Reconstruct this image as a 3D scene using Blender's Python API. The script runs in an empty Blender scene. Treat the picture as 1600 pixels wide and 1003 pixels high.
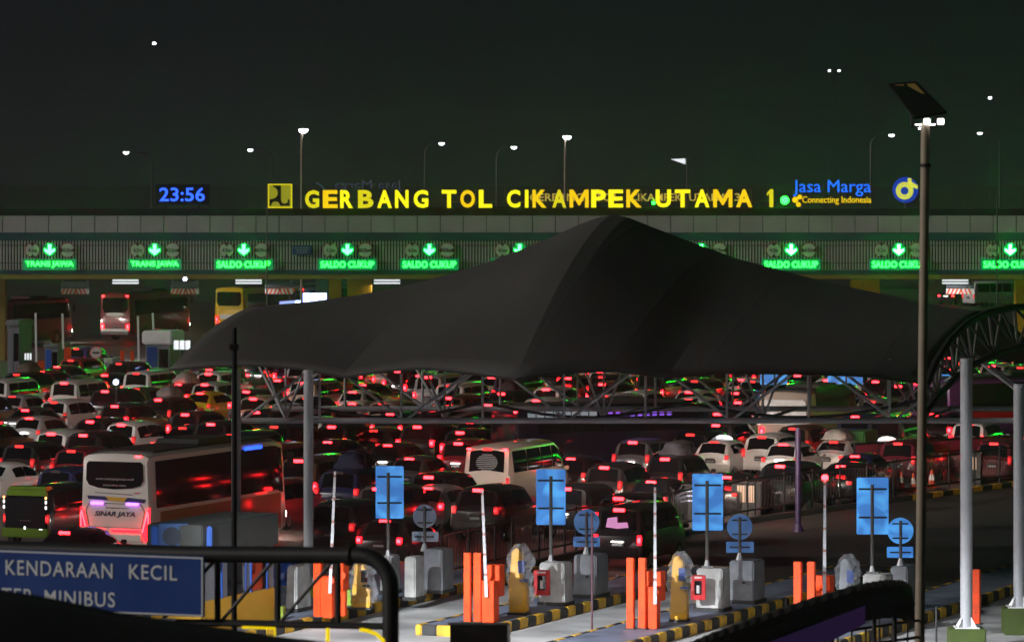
import bpy, bmesh, math, random
from mathutils import Vector, Matrix
random.seed(11)
R = math.radians
PI = math.pi
S = bpy.context.scene
COL = S.collection

# ------------------------------------------------------------------ camera
F, YH, H = 7000.0, 270.0, 12.3          # focal length in photo pixels, horizon row, camera height (m)
cam = bpy.data.cameras.new('camera')
cam.sensor_width = 36.0
cam.lens = 36.0 * F / 1600.0
cam.shift_y = -(501.5 - YH) / 1600.0
cam.dof.use_dof = True; cam.dof.focus_distance = 150.0; cam.dof.aperture_fstop = 2.5
cam.clip_start, cam.clip_end = 1.0, 5000.0
camo = bpy.data.objects.new('camera', cam)
camo.location = (0, 0, H)
camo.rotation_euler = (R(90), 0, 0)
COL.objects.link(camo)
S.camera = camo

# ------------------------------------------------------------------ world: dim night sky, faint town glow
S.view_settings.view_transform = 'Standard'
S.view_settings.look = 'None'
S.view_settings.exposure = 0.0
S.view_settings.gamma = 1.0
w = bpy.data.worlds.new('World')
S.world = w
w.use_nodes = True
nt = w.node_tree
nt.nodes.clear()
def wn(t, **k):
    n = nt.nodes.new(t)
    for a, b in k.items():
        setattr(n, a, b)
    return n
tc = wn('ShaderNodeTexCoord'); sp = wn('ShaderNodeSeparateXYZ')
nt.links.new(tc.outputs['Generated'], sp.inputs[0])
rz = wn('ShaderNodeValToRGB')
rz.color_ramp.elements[0].position = 0.0
rz.color_ramp.elements[0].color = (0.0150, 0.0160, 0.0160, 1)
rz.color_ramp.elements[1].position = 0.05
rz.color_ramp.elements[1].color = (0.0088, 0.0095, 0.0112, 1)
nt.links.new(sp.outputs['Z'], rz.inputs[0])
ns = wn('ShaderNodeTexNoise'); ns.inputs['Scale'].default_value = 9.0; ns.inputs['Detail'].default_value = 2.0
nt.links.new(tc.outputs['Generated'], ns.inputs['Vector'])
rx = wn('ShaderNodeMapRange'); rx.inputs[1].default_value = -0.12; rx.inputs[2].default_value = 0.06
rx.inputs[3].default_value = 0.0; rx.inputs[4].default_value = 1.0
nt.links.new(sp.outputs['X'], rx.inputs[0])
gm = wn('ShaderNodeMix', data_type='RGBA', blend_type='MULTIPLY')
gm.inputs[7].default_value = (0.72, 1.0, 0.80, 1)
nt.links.new(rx.outputs[0], gm.inputs[0]); nt.links.new(rz.outputs[0], gm.inputs[6])
vm = wn('ShaderNodeMapRange'); vm.inputs[3].default_value = 0.72; vm.inputs[4].default_value = 1.08
nt.links.new(ns.outputs['Fac'], vm.inputs[0])
bg = wn('ShaderNodeBackground'); wo = wn('ShaderNodeOutputWorld')
nt.links.new(gm.outputs[2], bg.inputs['Color']); nt.links.new(vm.outputs[0], bg.inputs['Strength'])
nt.links.new(bg.outputs[0], wo.inputs[0])

# added sun lamp imitating floodlighting from behind the left shoulder
sun = bpy.data.lights.new('fill_sun', 'SUN'); sun.energy = 1.2; sun.angle = R(6); sun.color = (1.0, 0.95, 0.90)
suno = bpy.data.objects.new('fill_sun', sun); COL.objects.link(suno)
suno.rotation_euler = Vector((0.93, 0.23, -0.33)).to_track_quat('-Z', 'Y').to_euler()

S.cycles.sample_clamp_indirect = 10.0
S.cycles.sample_clamp_direct = 40.0
S.cycles.max_bounces = 5
S.cycles.volume_bounces = 1
S.cycles.use_denoising = True

# ------------------------------------------------------------------ pixel -> place helpers
TH = R(21.8)                                       # the lanes run off to the right by this angle
T = Vector((math.sin(TH), math.cos(TH), 0)); N = Vector((math.cos(TH), -math.sin(TH), 0))
def depth(y, z=0.0):
    return F * (H - z) / (y - YH)
def G(px, py, z=0.0):                               # point of height z seen at a pixel
    d = depth(py, z)
    return Vector(((px - 800) / F * d, d, z))
def W(px, py, d):                                   # point at a distance d seen at a pixel
    return Vector(((px - 800) / F * d, d, H - (py - YH) / F * d))

# ------------------------------------------------------------------ materials
MATS = {}
def P(name, base=(0.5, 0.5, 0.5), rough=0.6, metal=0.0, emit=None, es=0.0, noise=0.0, nscale=3.0, bump=0.0, coat=0.0,
      objcol=False, alpha=1.0, dirt=None, spec=0.5):
    if name in MATS:
        return MATS[name]
    m = bpy.data.materials.new(name); m.use_nodes = True
    t = m.node_tree; b = t.nodes['Principled BSDF']
    b.inputs['Base Color'].default_value = (*base, 1)
    b.inputs['Roughness'].default_value = rough
    b.inputs['Metallic'].default_value = metal
    b.inputs['Specular IOR Level'].default_value = spec
    b.inputs['Coat Weight'].default_value = coat
    b.inputs['Coat Roughness'].default_value = 0.08
    b.inputs['Alpha'].default_value = alpha
    src = None
    if objcol:
        oi = t.nodes.new('ShaderNodeObjectInfo'); src = oi.outputs['Color']
        t.links.new(src, b.inputs['Base Color'])
    if noise > 0:
        co = t.nodes.new('ShaderNodeTexCoord')
        no = t.nodes.new('ShaderNodeTexNoise'); no.inputs['Scale'].default_value = nscale; no.inputs['Detail'].default_value = 6
        t.links.new(co.outputs['Object'], no.inputs['Vector'])
        mr = t.nodes.new('ShaderNodeMapRange'); mr.inputs[1].default_value = 0.3; mr.inputs[2].default_value = 0.7
        mr.inputs[3].default_value = 1 - noise; mr.inputs[4].default_value = 1 + noise * 0.5
        t.links.new(no.outputs['Fac'], mr.inputs[0])
        mx = t.nodes.new('ShaderNodeMix'); mx.data_type = 'RGBA'; mx.blend_type = 'MULTIPLY'; mx.inputs[0].default_value = 1
        if src: t.links.new(src, mx.inputs[6])
        else: mx.inputs[6].default_value = (*base, 1)
        t.links.new(mr.outputs[0], mx.inputs[7]); t.links.new(mx.outputs[2], b.inputs['Base Color'])
        rr = t.nodes.new('ShaderNodeMapRange'); rr.inputs[3].default_value = max(0.02, rough - 0.12); rr.inputs[4].default_value = min(1, rough + 0.15)
        t.links.new(no.outputs['Fac'], rr.inputs[0]); t.links.new(rr.outputs[0], b.inputs['Roughness'])
        if bump > 0:
            bp = t.nodes.new('ShaderNodeBump'); bp.inputs['Strength'].default_value = bump; bp.inputs['Distance'].default_value = 0.02
            n2 = t.nodes.new('ShaderNodeTexNoise'); n2.inputs['Scale'].default_value = nscale * 14; n2.inputs['Detail'].default_value = 4
            t.links.new(co.outputs['Object'], n2.inputs['Vector'])
            t.links.new(n2.outputs['Fac'], bp.inputs['Height']); t.links.new(bp.outputs[0], b.inputs['Normal'])
    if emit:
        b.inputs['Emission Color'].default_value = (*emit, 1)
        b.inputs['Emission Strength'].default_value = es
    MATS[name] = m
    return m
P('asphalt', (0.050, 0.047, 0.045), 0.55, noise=0.35, nscale=0.35, bump=0.5)
P('far_soil', (0.03, 0.033, 0.026), 0.9, noise=0.3, nscale=0.05)
P('plaza_concrete', (0.20, 0.17, 0.155), 0.5, noise=0.35, nscale=0.22, bump=0.5)
P('lane_concrete', (0.56, 0.57, 0.57), 0.6, noise=0.5, nscale=0.45, bump=0.4)
P('island_top', (0.17, 0.20, 0.28), 0.6, noise=0.45, nscale=1.2, bump=0.3)
P('concrete', (0.42, 0.42, 0.41), 0.8, noise=0.45, nscale=2.0, bump=0.3)
P('grey_paint', (0.20, 0.21, 0.23), 0.6, noise=0.4, nscale=2.0)
P('kerb_yellow', (0.72, 0.43, 0.025), 0.6, noise=0.5, nscale=2.5)
P('kerb_black', (0.03, 0.03, 0.03), 0.7, noise=0.2, nscale=6.0)
P('line_white', (0.62, 0.62, 0.60), 0.7, noise=0.25, nscale=3.0)
P('orange', (0.78, 0.062, 0.005), 0.55, noise=0.25, nscale=3.0, spec=0.3)
P('amber_body', (0.70, 0.36, 0.012), 0.42, noise=0.12, nscale=3.0)
P('white_paint', (0.75, 0.75, 0.75), 0.45, noise=0.1, nscale=3.0)
P('boom_white', (0.46, 0.47, 0.50), 0.5, noise=0.2, nscale=4.0)
P('boom_tape', (0.30, 0.12, 0.10), 0.6)
P('column_paint', (0.42, 0.43, 0.46), 0.42, noise=0.12, nscale=1.0)
P('truss_paint', (0.42, 0.42, 0.44), 0.45, noise=0.15, nscale=1.5)
P('lime_paint', (0.06, 0.11, 0.004), 0.35, coat=0.5)
P('lime', (0.28, 0.40, 0.03), 0.6, noise=0.15, nscale=3.0)
P('olive', (0.055, 0.085, 0.012), 0.7, noise=0.2, nscale=3.0)
P('red_paint', (0.55, 0.015, 0.02), 0.4)
P('black', (0.010, 0.010, 0.011), 0.5)
P('black_gloss', (0.008, 0.008, 0.010), 0.12)
P('dark_metal', (0.022, 0.022, 0.023), 0.5, noise=0.2, nscale=2.0)
P('rail_dark', (0.03, 0.03, 0.033), 0.4, metal=0.5)
P('steel', (0.32, 0.32, 0.33), 0.4, metal=0.7)
P('dim_steel', (0.10, 0.095, 0.09), 0.5, metal=0.3)
P('pole_beige', (0.42, 0.34, 0.25), 0.5, noise=0.2, nscale=1.5)
P('maroon_pole', (0.07, 0.03, 0.04), 0.5)
P('purple_light_tint', (0.022, 0.010, 0.055), 0.5)  # purple light on the post, painted into its colour
P('purple_glow_panel', (0.09, 0.045, 0.18), 0.6, emit=(0.30, 0.14, 0.62), es=0.035)  # purple light on the walkway panel, put in as faint emission
P('canopy_fabric', (0.088, 0.085, 0.080), 0.75, noise=0.12, nscale=0.25)
P('dark_fabric', (0.010, 0.012, 0.010), 0.55)
P('corrugated', (0.06, 0.056, 0.052), 0.45, noise=0.2, nscale=2.0)
P('gate_panel', (0.47, 0.46, 0.46), 0.55, noise=0.14, nscale=0.5)
P('gate_teal', (0.02, 0.075, 0.105), 0.5)
P('gate_slat', (0.62, 0.60, 0.60), 0.5, noise=0.15, nscale=0.7)
P('gate_back', (0.02, 0.022, 0.022), 0.8)
P('ac_grille', (0.02, 0.035, 0.06), 0.6)
P('gate_soffit', (0.30, 0.21, 0.05), 0.6)
P('gate_column', (0.75, 0.38, 0.02), 0.5, noise=0.1)
P('sign_white', (0.62, 0.60, 0.58), 0.5)
P('sign_dark', (0.03, 0.03, 0.03), 0.6)
P('sign_red', (0.35, 0.03, 0.03), 0.5)
P('sign_blue', (0.007, 0.050, 0.26), 0.4, noise=0.12, nscale=0.8)
P('sign_letter', (0.80, 0.82, 0.84), 0.6)
P('sign_grey_back', (0.30, 0.36, 0.45), 0.45, metal=0.3)
P('booth_roof', (0.045, 0.050, 0.048), 0.7, noise=0.2, nscale=1.5)
P('booth_wall', (0.16, 0.18, 0.21), 0.5, noise=0.15, nscale=1.0)
P('booth_yellow', (0.55, 0.30, 0.02), 0.5, noise=0.15, nscale=1.0)
P('ac_blue_light_tint', (0.022, 0.08, 0.24), 0.5)  # blue light on the air conditioner, painted into its colour
P('blue_panel', (0.010, 0.085, 0.42), 0.45)
P('glass', (0.006, 0.007, 0.009), 0.06, spec=0.6)
P('tyre', (0.012, 0.012, 0.012), 0.8)
P('rim', (0.35, 0.35, 0.36), 0.35, metal=0.8)
P('trim', (0.02, 0.02, 0.022), 0.5)
P('plate', (0.03, 0.03, 0.03), 0.5)
P('car_paint', objcol=True, rough=0.30, metal=0.0, coat=0.8)
P('bundle_cloth', objcol=True, rough=0.75, noise=0.35, nscale=4.0, bump=0.5)
P('cone_orange', (0.80, 0.09, 0.02), 0.5)
P('cone_white', (0.8, 0.8, 0.8), 0.4)
P('plastic_wrap', (0.55, 0.58, 0.62), 0.06, alpha=0.17, spec=1.0, coat=1.0)
P('solar_cell', (0.55, 0.36, 0.11), 0.25)
P('solar_frame', (0.012, 0.011, 0.010), 0.5)
P('bus_tan', (0.22, 0.10, 0.045), 0.4, coat=0.4)
P('stripe_gold', (0.60, 0.36, 0.05), 0.4)
P('stripe_navy', (0.03, 0.03, 0.08), 0.4)
P('letter_navy', (0.02, 0.02, 0.05), 0.5)
P('lettering_pale', (0.35, 0.36, 0.38), 0.5)
mt = MATS['plastic_wrap']; t = mt.node_tree; t.nodes.remove(t.nodes['Principled BSDF'])
tr = t.nodes.new('ShaderNodeBsdfTransparent'); tr.inputs[0].default_value = (.97, .975, .98, 1); dd_ = t.nodes.new('ShaderNodeBsdfDiffuse'); dd_.inputs[0].default_value = (.8, .84, .9, 1); m0 = t.nodes.new('ShaderNodeMixShader'); m0.inputs[0].default_value = .09; t.links.new(tr.outputs[0], m0.inputs[1]); t.links.new(dd_.outputs[0], m0.inputs[2]); gl_ = t.nodes.new('ShaderNodeBsdfGlossy'); gl_.inputs['Roughness'].default_value = .12
lw = t.nodes.new('ShaderNodeLayerWeight'); lw.inputs[0].default_value = .10; mxs = t.nodes.new('ShaderNodeMixShader')
t.links.new(lw.outputs['Fresnel'], mxs.inputs[0]); t.links.new(m0.outputs[0], mxs.inputs[1]); t.links.new(gl_.outputs[0], mxs.inputs[2]); t.links.new(mxs.outputs[0], t.nodes['Material Output'].inputs[0])
# things that give off light
P('tail_dim', (0.25, 0.01, 0.01), 0.3, emit=(1, 0.02, 0.03), es=0.5)
P('tail_lit', (0.30, 0.01, 0.01), 0.3, emit=(1, 0.005, 0.010), es=11.0)
P('bulb_dim', (0.3, 0.02, 0.02), 0.3, emit=(1, 0.03, 0.03), es=2.0)
P('bulb_lit', (0.5, 0.05, 0.05), 0.3, emit=(1, 0.011, 0.015), es=36.0)
P('third_lit', (0.5, 0.05, 0.05), 0.3, emit=(1, 0.010, 0.014), es=26.0)
P('amber_lit', (0.5, 0.2, 0.05), 0.3, emit=(1, 0.35, 0.08), es=8.0)
P('plate_lit', (0.8, 0.8, 0.8), 0.3, emit=(1, 0.94, 0.86), es=10.0)
P('head_lit', (0.8, 0.8, 0.8), 0.3, emit=(1, 0.93, 0.82), es=300.0)
P('led_green', (0.0, 0.2, 0.1), 0.4, emit=(0.008, 1.0, 0.020), es=26.0)
P('led_green_hot', (0.0, 0.2, 0.1), 0.4, emit=(0.010, 1.0, 0.030), es=60.0)
P('led_green_blaze', (0.0, 0.2, 0.1), 0.4, emit=(0.010, 1.0, 0.030), es=120.0)
P('led_green_near', (0.0, 0.2, 0.1), 0.4, emit=(0.008, 1.0, 0.020), es=55.0)
P('led_board_halo', (0.003, 0.03, 0.012), 0.4, emit=(0.0, 0.4, 0.11), es=0.55)  # green halo round the signals, painted in as dim board emission
P('led_blue', (0.0, 0.02, 0.2), 0.4, emit=(0.02, 0.09, 1.0), es=2.6)
P('led_blue_hot', (0.1, 0.1, 0.3), 0.4, emit=(0.35, 0.45, 1.0), es=8.0)
P('violet_dots', (0.1, 0.02, 0.2), 0.4, emit=(0.30, 0.12, 1.0), es=0.8)
P('led_violet', (0.1, 0.02, 0.2), 0.4, emit=(0.45, 0.10, 1.0), es=6.0)
P('letter_yellow', (0.5, 0.45, 0.0), 0.4, emit=(0.95, 0.86, 0.01), es=1.15)
P('letter_amber', (0.5, 0.3, 0.0), 0.4, emit=(0.95, 0.62, 0.005), es=1.0)
P('letter_olive', (0.5, 0.3, 0.0), 0.4, emit=(0.75, 0.68, 0.01), es=0.95)
P('letter_blue', (0.0, 0.05, 0.3), 0.4, emit=(0.012, 0.15, 1.0), es=1.3)
P('letter_dim_blue', (0.05, 0.06, 0.10), 0.4, emit=(0.10, 0.15, 0.25), es=0.35)
P('letter_far', (0.4, 0.3, 0.05), 0.4, emit=(0.95, 0.70, 0.12), es=0.5)
P('logo_plate', (0.4, 0.38, 0.03), 0.4, emit=(0.42, 0.40, 0.02), es=0.55)
P('logo_loop', (0.5, 0.5, 0.05), 0.4, emit=(0.75, 0.75, 0.08), es=0.75)
P('logo_disc', (0.01, 0.05, 0.3), 0.4, emit=(0.01, 0.05, 0.45), es=0.7)
P('lamp_white', (0.9, 0.9, 0.9), 0.4, emit=(0.92, 0.94, 1.0), es=30.0)
P('lamp_head_white', (0.9, 0.9, 0.9), 0.4, emit=(1.0, 0.97, 0.93), es=2.6)
P('lamp_far', (0.9, 0.9, 0.9), 0.4, emit=(0.90, 0.93, 1.0), es=9.0)
P('lamp_strip', (0.9, 0.9, 0.9), 0.4, emit=(0.90, 0.95, 1.0), es=0.95)
P('lamp_blue', (0.9, 0.9, 0.9), 0.4, emit=(0.55, 0.6, 1.0), es=12.0)
P('tube_yellow', (0.6, 0.5, 0.0), 0.4, emit=(1.0, 0.72, 0.0), es=0.9)
P('interior_white', (0.2, 0.2, 0.2), 0.5, emit=(0.45, 0.6, 0.7), es=0.25)
P('screen_blue', (0.02, 0.05, 0.2), 0.3, emit=(0.15, 0.25, 0.9), es=0.04)
def painted_sheen(name, es, c0, c1):                     # patchy reflected blue light painted onto sign backs as emission
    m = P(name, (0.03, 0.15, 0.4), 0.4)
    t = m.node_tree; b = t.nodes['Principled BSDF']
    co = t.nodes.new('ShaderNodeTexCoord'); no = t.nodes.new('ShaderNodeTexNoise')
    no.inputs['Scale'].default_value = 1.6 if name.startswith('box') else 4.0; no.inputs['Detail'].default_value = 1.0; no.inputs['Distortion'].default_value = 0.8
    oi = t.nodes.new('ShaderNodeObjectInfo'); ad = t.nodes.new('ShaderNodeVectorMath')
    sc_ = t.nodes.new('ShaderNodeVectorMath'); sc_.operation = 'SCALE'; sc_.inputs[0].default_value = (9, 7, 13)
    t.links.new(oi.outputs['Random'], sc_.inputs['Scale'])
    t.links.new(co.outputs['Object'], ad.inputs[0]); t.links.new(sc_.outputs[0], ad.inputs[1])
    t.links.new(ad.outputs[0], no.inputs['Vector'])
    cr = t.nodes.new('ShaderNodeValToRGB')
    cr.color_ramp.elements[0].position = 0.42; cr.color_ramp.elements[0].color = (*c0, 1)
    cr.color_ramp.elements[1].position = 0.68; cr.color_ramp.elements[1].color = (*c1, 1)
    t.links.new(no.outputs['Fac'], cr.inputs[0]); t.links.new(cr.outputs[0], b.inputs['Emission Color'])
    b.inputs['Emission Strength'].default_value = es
painted_sheen('box_blue_sheen', 0.85, (0.045, 0.18, 0.52), (0.10, 0.46, 1.0))  # blue light reflected by metal sign backs, emitted by the material
P('interior_pink', (.2, .1, .15), .5, emit=(1.0, 0.40, 0.80), es=0.6)
P('warm_reflection', (.2, .15, .1), .5, emit=(1.0, 0.62, 0.42), es=0.5)
P('interior_cold', (.15, .15, .2), .5, emit=(0.75, 0.78, 1.0), es=0.7)
painted_sheen('box_dim_sheen', 0.35, (0.08, 0.16, 0.34), (0.16, 0.30, 0.60))

# ------------------------------------------------------------------ mesh helpers
class MB:
    def __init__(self):
        self.v, self.f, self.m = [], [], []
    def add(self, vs, fs, mi=0):
        o = len(self.v)
        self.v += [tuple(p) for p in vs]
        for f in fs:
            self.f.append(tuple(i + o for i in f)); self.m.append(mi)
        return self
    def box(self, c, s, mi=0, rot=None, taper=1.0):
        c = Vector(c); hx, hy, hz = s[0] / 2, s[1] / 2, s[2] / 2
        vs = []
        for z in (-1, 1):
            k = taper if z > 0 else 1.0
            for x, y in ((-1, -1), (1, -1), (1, 1), (-1, 1)):
                p = Vector((x * hx * k, y * hy * k, z * hz))
                if rot: p = rot @ p
                vs.append(c + p)
        return self.add(vs, [(0, 3, 2, 1), (4, 5, 6, 7), (0, 1, 5, 4), (1, 2, 6, 5), (2, 3, 7, 6), (3, 0, 4, 7)], mi)
    def tube(self, pts, r, n=8, mi=0, cap=True, r1=None):
        pts = [Vector(p) for p in pts]
        vs, fs = [], []
        ref = None
        for i, p in enumerate(pts):
            d = (pts[min(i + 1, len(pts) - 1)] - pts[max(i - 1, 0)]).normalized()
            if ref is None:
                ref = d.cross(Vector((0, 0, 1)))
                if ref.length < 0.05: ref = d.cross(Vector((0, 1, 0)))
            a = (ref - d * ref.dot(d)).normalized(); b = d.cross(a); ref = a
            rr = r if r1 is None else r + (r1 - r) * i / max(1, len(pts) - 1)
            for k in range(n):
                q = 2 * PI * (k + 0.5) / n
                vs.append(p + a * math.cos(q) * rr + b * math.sin(q) * rr)
        for i in range(len(pts) - 1):
            for k in range(n):
                k2 = (k + 1) % n
                fs.append((i * n + k, i * n + k2, (i + 1) * n + k2, (i + 1) * n + k))
        if cap:
            fs.append(tuple(reversed(range(n)))); fs.append(tuple((len(pts) - 1) * n + k for k in range(n)))
        return self.add(vs, fs, mi)
    def disc(self, c, r, t, n=20, mi=0, axis='y'):
        c = Vector(c); d = Vector((0, t / 2, 0)) if axis == 'y' else (Vector((t / 2, 0, 0)) if axis == 'x' else Vector((0, 0, t / 2)))
        return self.tube([c - d, c + d], r, n, mi)
    def prism(self, poly, y0, y1, mi=0):             # outline in x-z, extruded along y
        n = len(poly)
        vs = [(x, y0, z) for x, z in poly] + [(x, y1, z) for x, z in poly]
        fs = [tuple(range(n)), tuple(reversed(range(n, 2 * n)))]
        for i in range(n):
            j = (i + 1) % n
            fs.append((i, n + i, n + j, j))
        return self.add(vs, fs, mi)
    def mesh(self, name, mats, bevel=0.0, smooth=False, ang=35):
        me = bpy.data.meshes.new(name)
        me.from_pydata(self.v, [], self.f)
        mats = mats if isinstance(mats, (list, tuple)) else [mats]
        for m in mats: me.materials.append(MATS[m] if isinstance(m, str) else m)
        me.polygons.foreach_set('material_index', self.m)
        bm = bmesh.new(); bm.from_mesh(me)
        bmesh.ops.recalc_face_normals(bm, faces=bm.faces)
        if bevel > 0:
            bmesh.ops.bevel(bm, geom=[e for e in bm.edges if e.is_manifold and e.calc_face_angle(0) > 0.6], offset=bevel, segments=2, affect='EDGES', clamp_overlap=True, material=-1)
        bm.to_mesh(me); bm.free()
        if smooth:
            me.polygons.foreach_set('use_smooth', [True] * len(me.polygons))
            me.set_sharp_from_angle(angle=R(ang))
        me.update()
        return me
    def build(self, name, mats, parent=None, bevel=0.0, smooth=False, loc=None, rz=0.0, ang=35):
        return link(name, self.mesh(name, mats, bevel, smooth, ang), parent, loc, rz)
def link(name, me, parent=None, loc=None, rz=0.0):
    o = bpy.data.objects.new(name, me); COL.objects.link(o)
    if parent: o.parent = parent
    if loc is not None: o.location = loc
    if rz: o.rotation_euler.z = rz
    return o
def tag(o, label=None, cat=None, group=None, kind=None):
    if label: o['label'] = label
    if cat: o['category'] = cat
    if group: o['group'] = group
    if kind: o['kind'] = kind
    return o
def thing(name, label, cat, loc=(0, 0, 0), rz=0.0, group=None):
    o = bpy.data.objects.new(name, None); COL.objects.link(o)
    o.location = loc; o.rotation_euler.z = rz; o.empty_display_size = 0.2
    return tag(o, label, cat, group)
def text_mesh(s, h, wd=None, bold=0.02, ext=0.03, mat='letter_yellow', shear=0.0, mirror=False, space=1.0, name='lettering'):
    cu = bpy.data.curves.new('t', 'FONT'); cu.body = s; cu.size = 1.0; cu.offset = bold; cu.extrude = ext / max(h, 0.01) * 0.7
    cu.shear = shear; cu.resolution_u = 3; cu.space_character = space
    ob = bpy.data.objects.new('t', cu); COL.objects.link(ob)
    dg = bpy.context.evaluated_depsgraph_get()
    me = bpy.data.meshes.new_from_object(ob.evaluated_get(dg))
    bpy.data.objects.remove(ob); bpy.data.curves.remove(cu)
    xs = [v.co.x for v in me.vertices]; ys = [v.co.y for v in me.vertices]
    x0, x1, y0, y1 = min(xs), max(xs), min(ys), max(ys)
    k = h / (y1 - y0); kx = k if wd is None else wd / (x1 - x0)
    for v in me.vertices:
        x, y, z = v.co
        X = (x - x0) * kx
        if mirror: X = (x1 - x0) * kx - X
        v.co = (X, -z * k, (y - y0) * k)
    me.materials.clear(); me.materials.append(MATS[mat]); me.name = name
    if mirror: me.flip_normals()
    me.update()
    return me
def spot(name, parent, loc, target, energy, size_deg, color=(1, 1, 1), blend=0.6, rad=0.25):
    l = bpy.data.lights.new(name, 'SPOT'); l.energy = energy; l.spot_size = R(size_deg); l.spot_blend = blend
    l.color = color; l.shadow_soft_size = rad
    o = bpy.data.objects.new(name, l); COL.objects.link(o)
    o.location = loc
    o.rotation_euler = (Vector(target) - Vector(loc)).to_track_quat('-Z', 'Y').to_euler()
    if parent:
        o.parent = parent; o.matrix_parent_inverse = Matrix.Translation(-Vector(parent.location))
    return o

# ================================================================== GROUND
g = MB()
g.add([(-1500, -60, 0), (1500, -60, 0), (1500, 4200, 0), (-1500, 4200, 0)], [(0, 1, 2, 3)])
tag(g.build('ground', 'asphalt'), kind='structure')
g = MB()
g.add([(-1400, 420, 0.004), (1400, 420, 0.004), (1400, 4100, 0.004), (-1400, 4100, 0.004)], [(0, 1, 2, 3)])
tag(g.build('far_ground', 'far_soil'), kind='structure')

# toll islands and the concrete lanes between them, seen along T
ISL_X = [-6.05, -0.22, 4.96, 10.25]                 # right kerb of each island at d0
D0 = depth(990)
def isl(i, u, v, z=0.0):
    return Vector((ISL_X[i], D0, z)) + N * u + T * v
lc = MB()
a, b, c, d_ = isl(0, -6, -22, .004), isl(3, 12, -22, .004), isl(3, 12, 14, .004), isl(0, -6, 14, .004)
lc.add([a, b, c, d_], [(0, 1, 2, 3)])
tag(lc.build('toll_lane', 'lane_concrete'), kind='structure')
for i in range(4):
    v0, v1 = (-12, 19) if i == 0 else ((-1.2, 19) if i < 2 else (-9, 19))
    t = thing('traffic_island', ['blue-grey kerbed island carrying the grey booth, left end of the row',
                                 'blue-grey kerbed island with the uncovered red extinguisher box nearest the dark board',
                                 'blue-grey kerbed island crossing the bottom edge right of the thin dark post',
                                 'shadowed kerbed island behind the corrugated walkway roof'][i], 'traffic island',
              isl(i, 0, 0), -TH, 'kerbed toll islands')
    Wd = 2.06 if i else 4.6
    m = MB(); m.box((-Wd / 2, (v0 + v1) / 2, 0.14), (Wd - 0.36, v1 - v0 - 0.36, 0.28)); m.build('island_surface', 'island_top', t)
    m = MB()
    n = int((v1 - v0) / 0.6)
    for k in range(n):
        y = v0 + 0.3 + k * 0.6
        for x in (-0.09, -Wd + 0.09):
            m.box((x, y, 0.145), (0.18, 0.596, 0.29), k % 2)
    for k in range(4):
        x = -0.18 - (Wd - .36) * (k + .5) / 4
        for y in (v0 + .09, v0 + n * .6 - .09): m.box((x, y, 0.1445), ((Wd - .36) / 4 - .006, 0.178, 0.289), k % 2)
    m.build('kerb', ['kerb_yellow', 'kerb_black'], t, bevel=0.03)
ln = MB()
for i in range(4):                                   # white edge line beside each kerb
    p, q = isl(i, 0.06, -14, .008), isl(i, 0.06, 13.5, .008)
    ln.add([p, p + N * 0.13, q + N * 0.13, q], [(0, 1, 2, 3)])
tag(ln.build('lane_markings', 'line_white'), kind='structure')

# ================================================================== FAR TOLL GATE (d = 291.7, 24 px per metre)
DG = 7000 / 24.0
def gx(px): return (px - 800) / 24.0
def gz(py): return H - (py - YH) / 24.0
gate = thing('toll_gate', 'long flat-roofed toll gate with slatted fascia and lane signals across the whole photo', 'toll gate', (0, DG, 0))
XL, XR = gx(-140), gx(3800)
def gpart(name, y0, y1, mat, front=0.0, deep=0.4, x0=XL, x1=XR):
    m = MB(); z0, z1 = gz(y1), gz(y0)
    m.box(((x0 + x1) / 2, front + deep / 2, (z0 + z1) / 2), (x1 - x0, deep, z1 - z0)); return m.build(name, mat, gate)
m = MB()                                             # panel band: separate cladding sheets with open joints
k = -140
while k < 3800:
    m.box((gx(k + 18), 0.1 + random.uniform(-.006, .006), (gz(337.5) + gz(363.5)) / 2), (1.5 - 0.04, 0.2, gz(337.5) - gz(363.5))); k += 36
m.build('roof_fascia', 'gate_panel', gate, bevel=0.015)
gpart('fascia_backing', 338, 363, 'gate_back', 0.205, 0.1)
gpart('upper_band', 363.5, 376, 'gate_teal', -0.05, 0.5)
gpart('lower_band', 422, 428.5, 'gate_teal', -0.05, 0.5)
gpart('screen_backing', 376, 422, 'gate_back', 0.25, 0.15)
m = MB(); x = XL
while x < XR:
    m.box((x, 0.06, (gz(376.2) + gz(421.8)) / 2), (0.095, 0.10, gz(376.2) - gz(421.8))); x += 0.196
m.build('slat_screen', 'gate_slat', gate)
m = MB()
for y in (383.5, 411): m.box(((XL + XR) / 2, -0.012, gz(y)), (XR - XL, 0.03, 0.05))
m.build('screen_rail', 'dim_steel', gate)
gpart('soffit_edge', 428.5, 436, 'gate_soffit', 0.0, 0.6)
m = MB(); m.box(((XL + XR) / 2, 7.4, gz(434)), (XR - XL, 13.5, 0.25)); m.build('soffit', 'gate_back', gate)
m = MB(); m.box(((XL + XR) / 2, 7.2, gz(341)), (XR - XL, 14.0, 0.2)); m.build('roof_slab', 'gate_back', gate)
m = MB(); m.box(((XL + XR) / 2, 0.9, gz(331.5)), (XR - XL, 0.5, gz(326.5) - gz(336.5))); m.build('sign_plinth', 'gate_back', gate)
for (x0, x1, mt) in ((491, 511, 'booth_wall'), (512, 531, 'gate_column'), (541, 579, 'gate_column'), (1333, 1352, 'gate_column'), (1353, 1378, 'gate_column'), (1592, 1640, 'gate_column'), (-60, 3, 'gate_soffit')):
    m = MB(); z1 = gz(436.2)
    m.box(((gx(x0) + gx(x1)) / 2, 2.4, z1 / 2), (gx(x1) - gx(x0), 1.2, z1)); m.build('gate_column', mt, gate, bevel=0.03)
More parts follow.
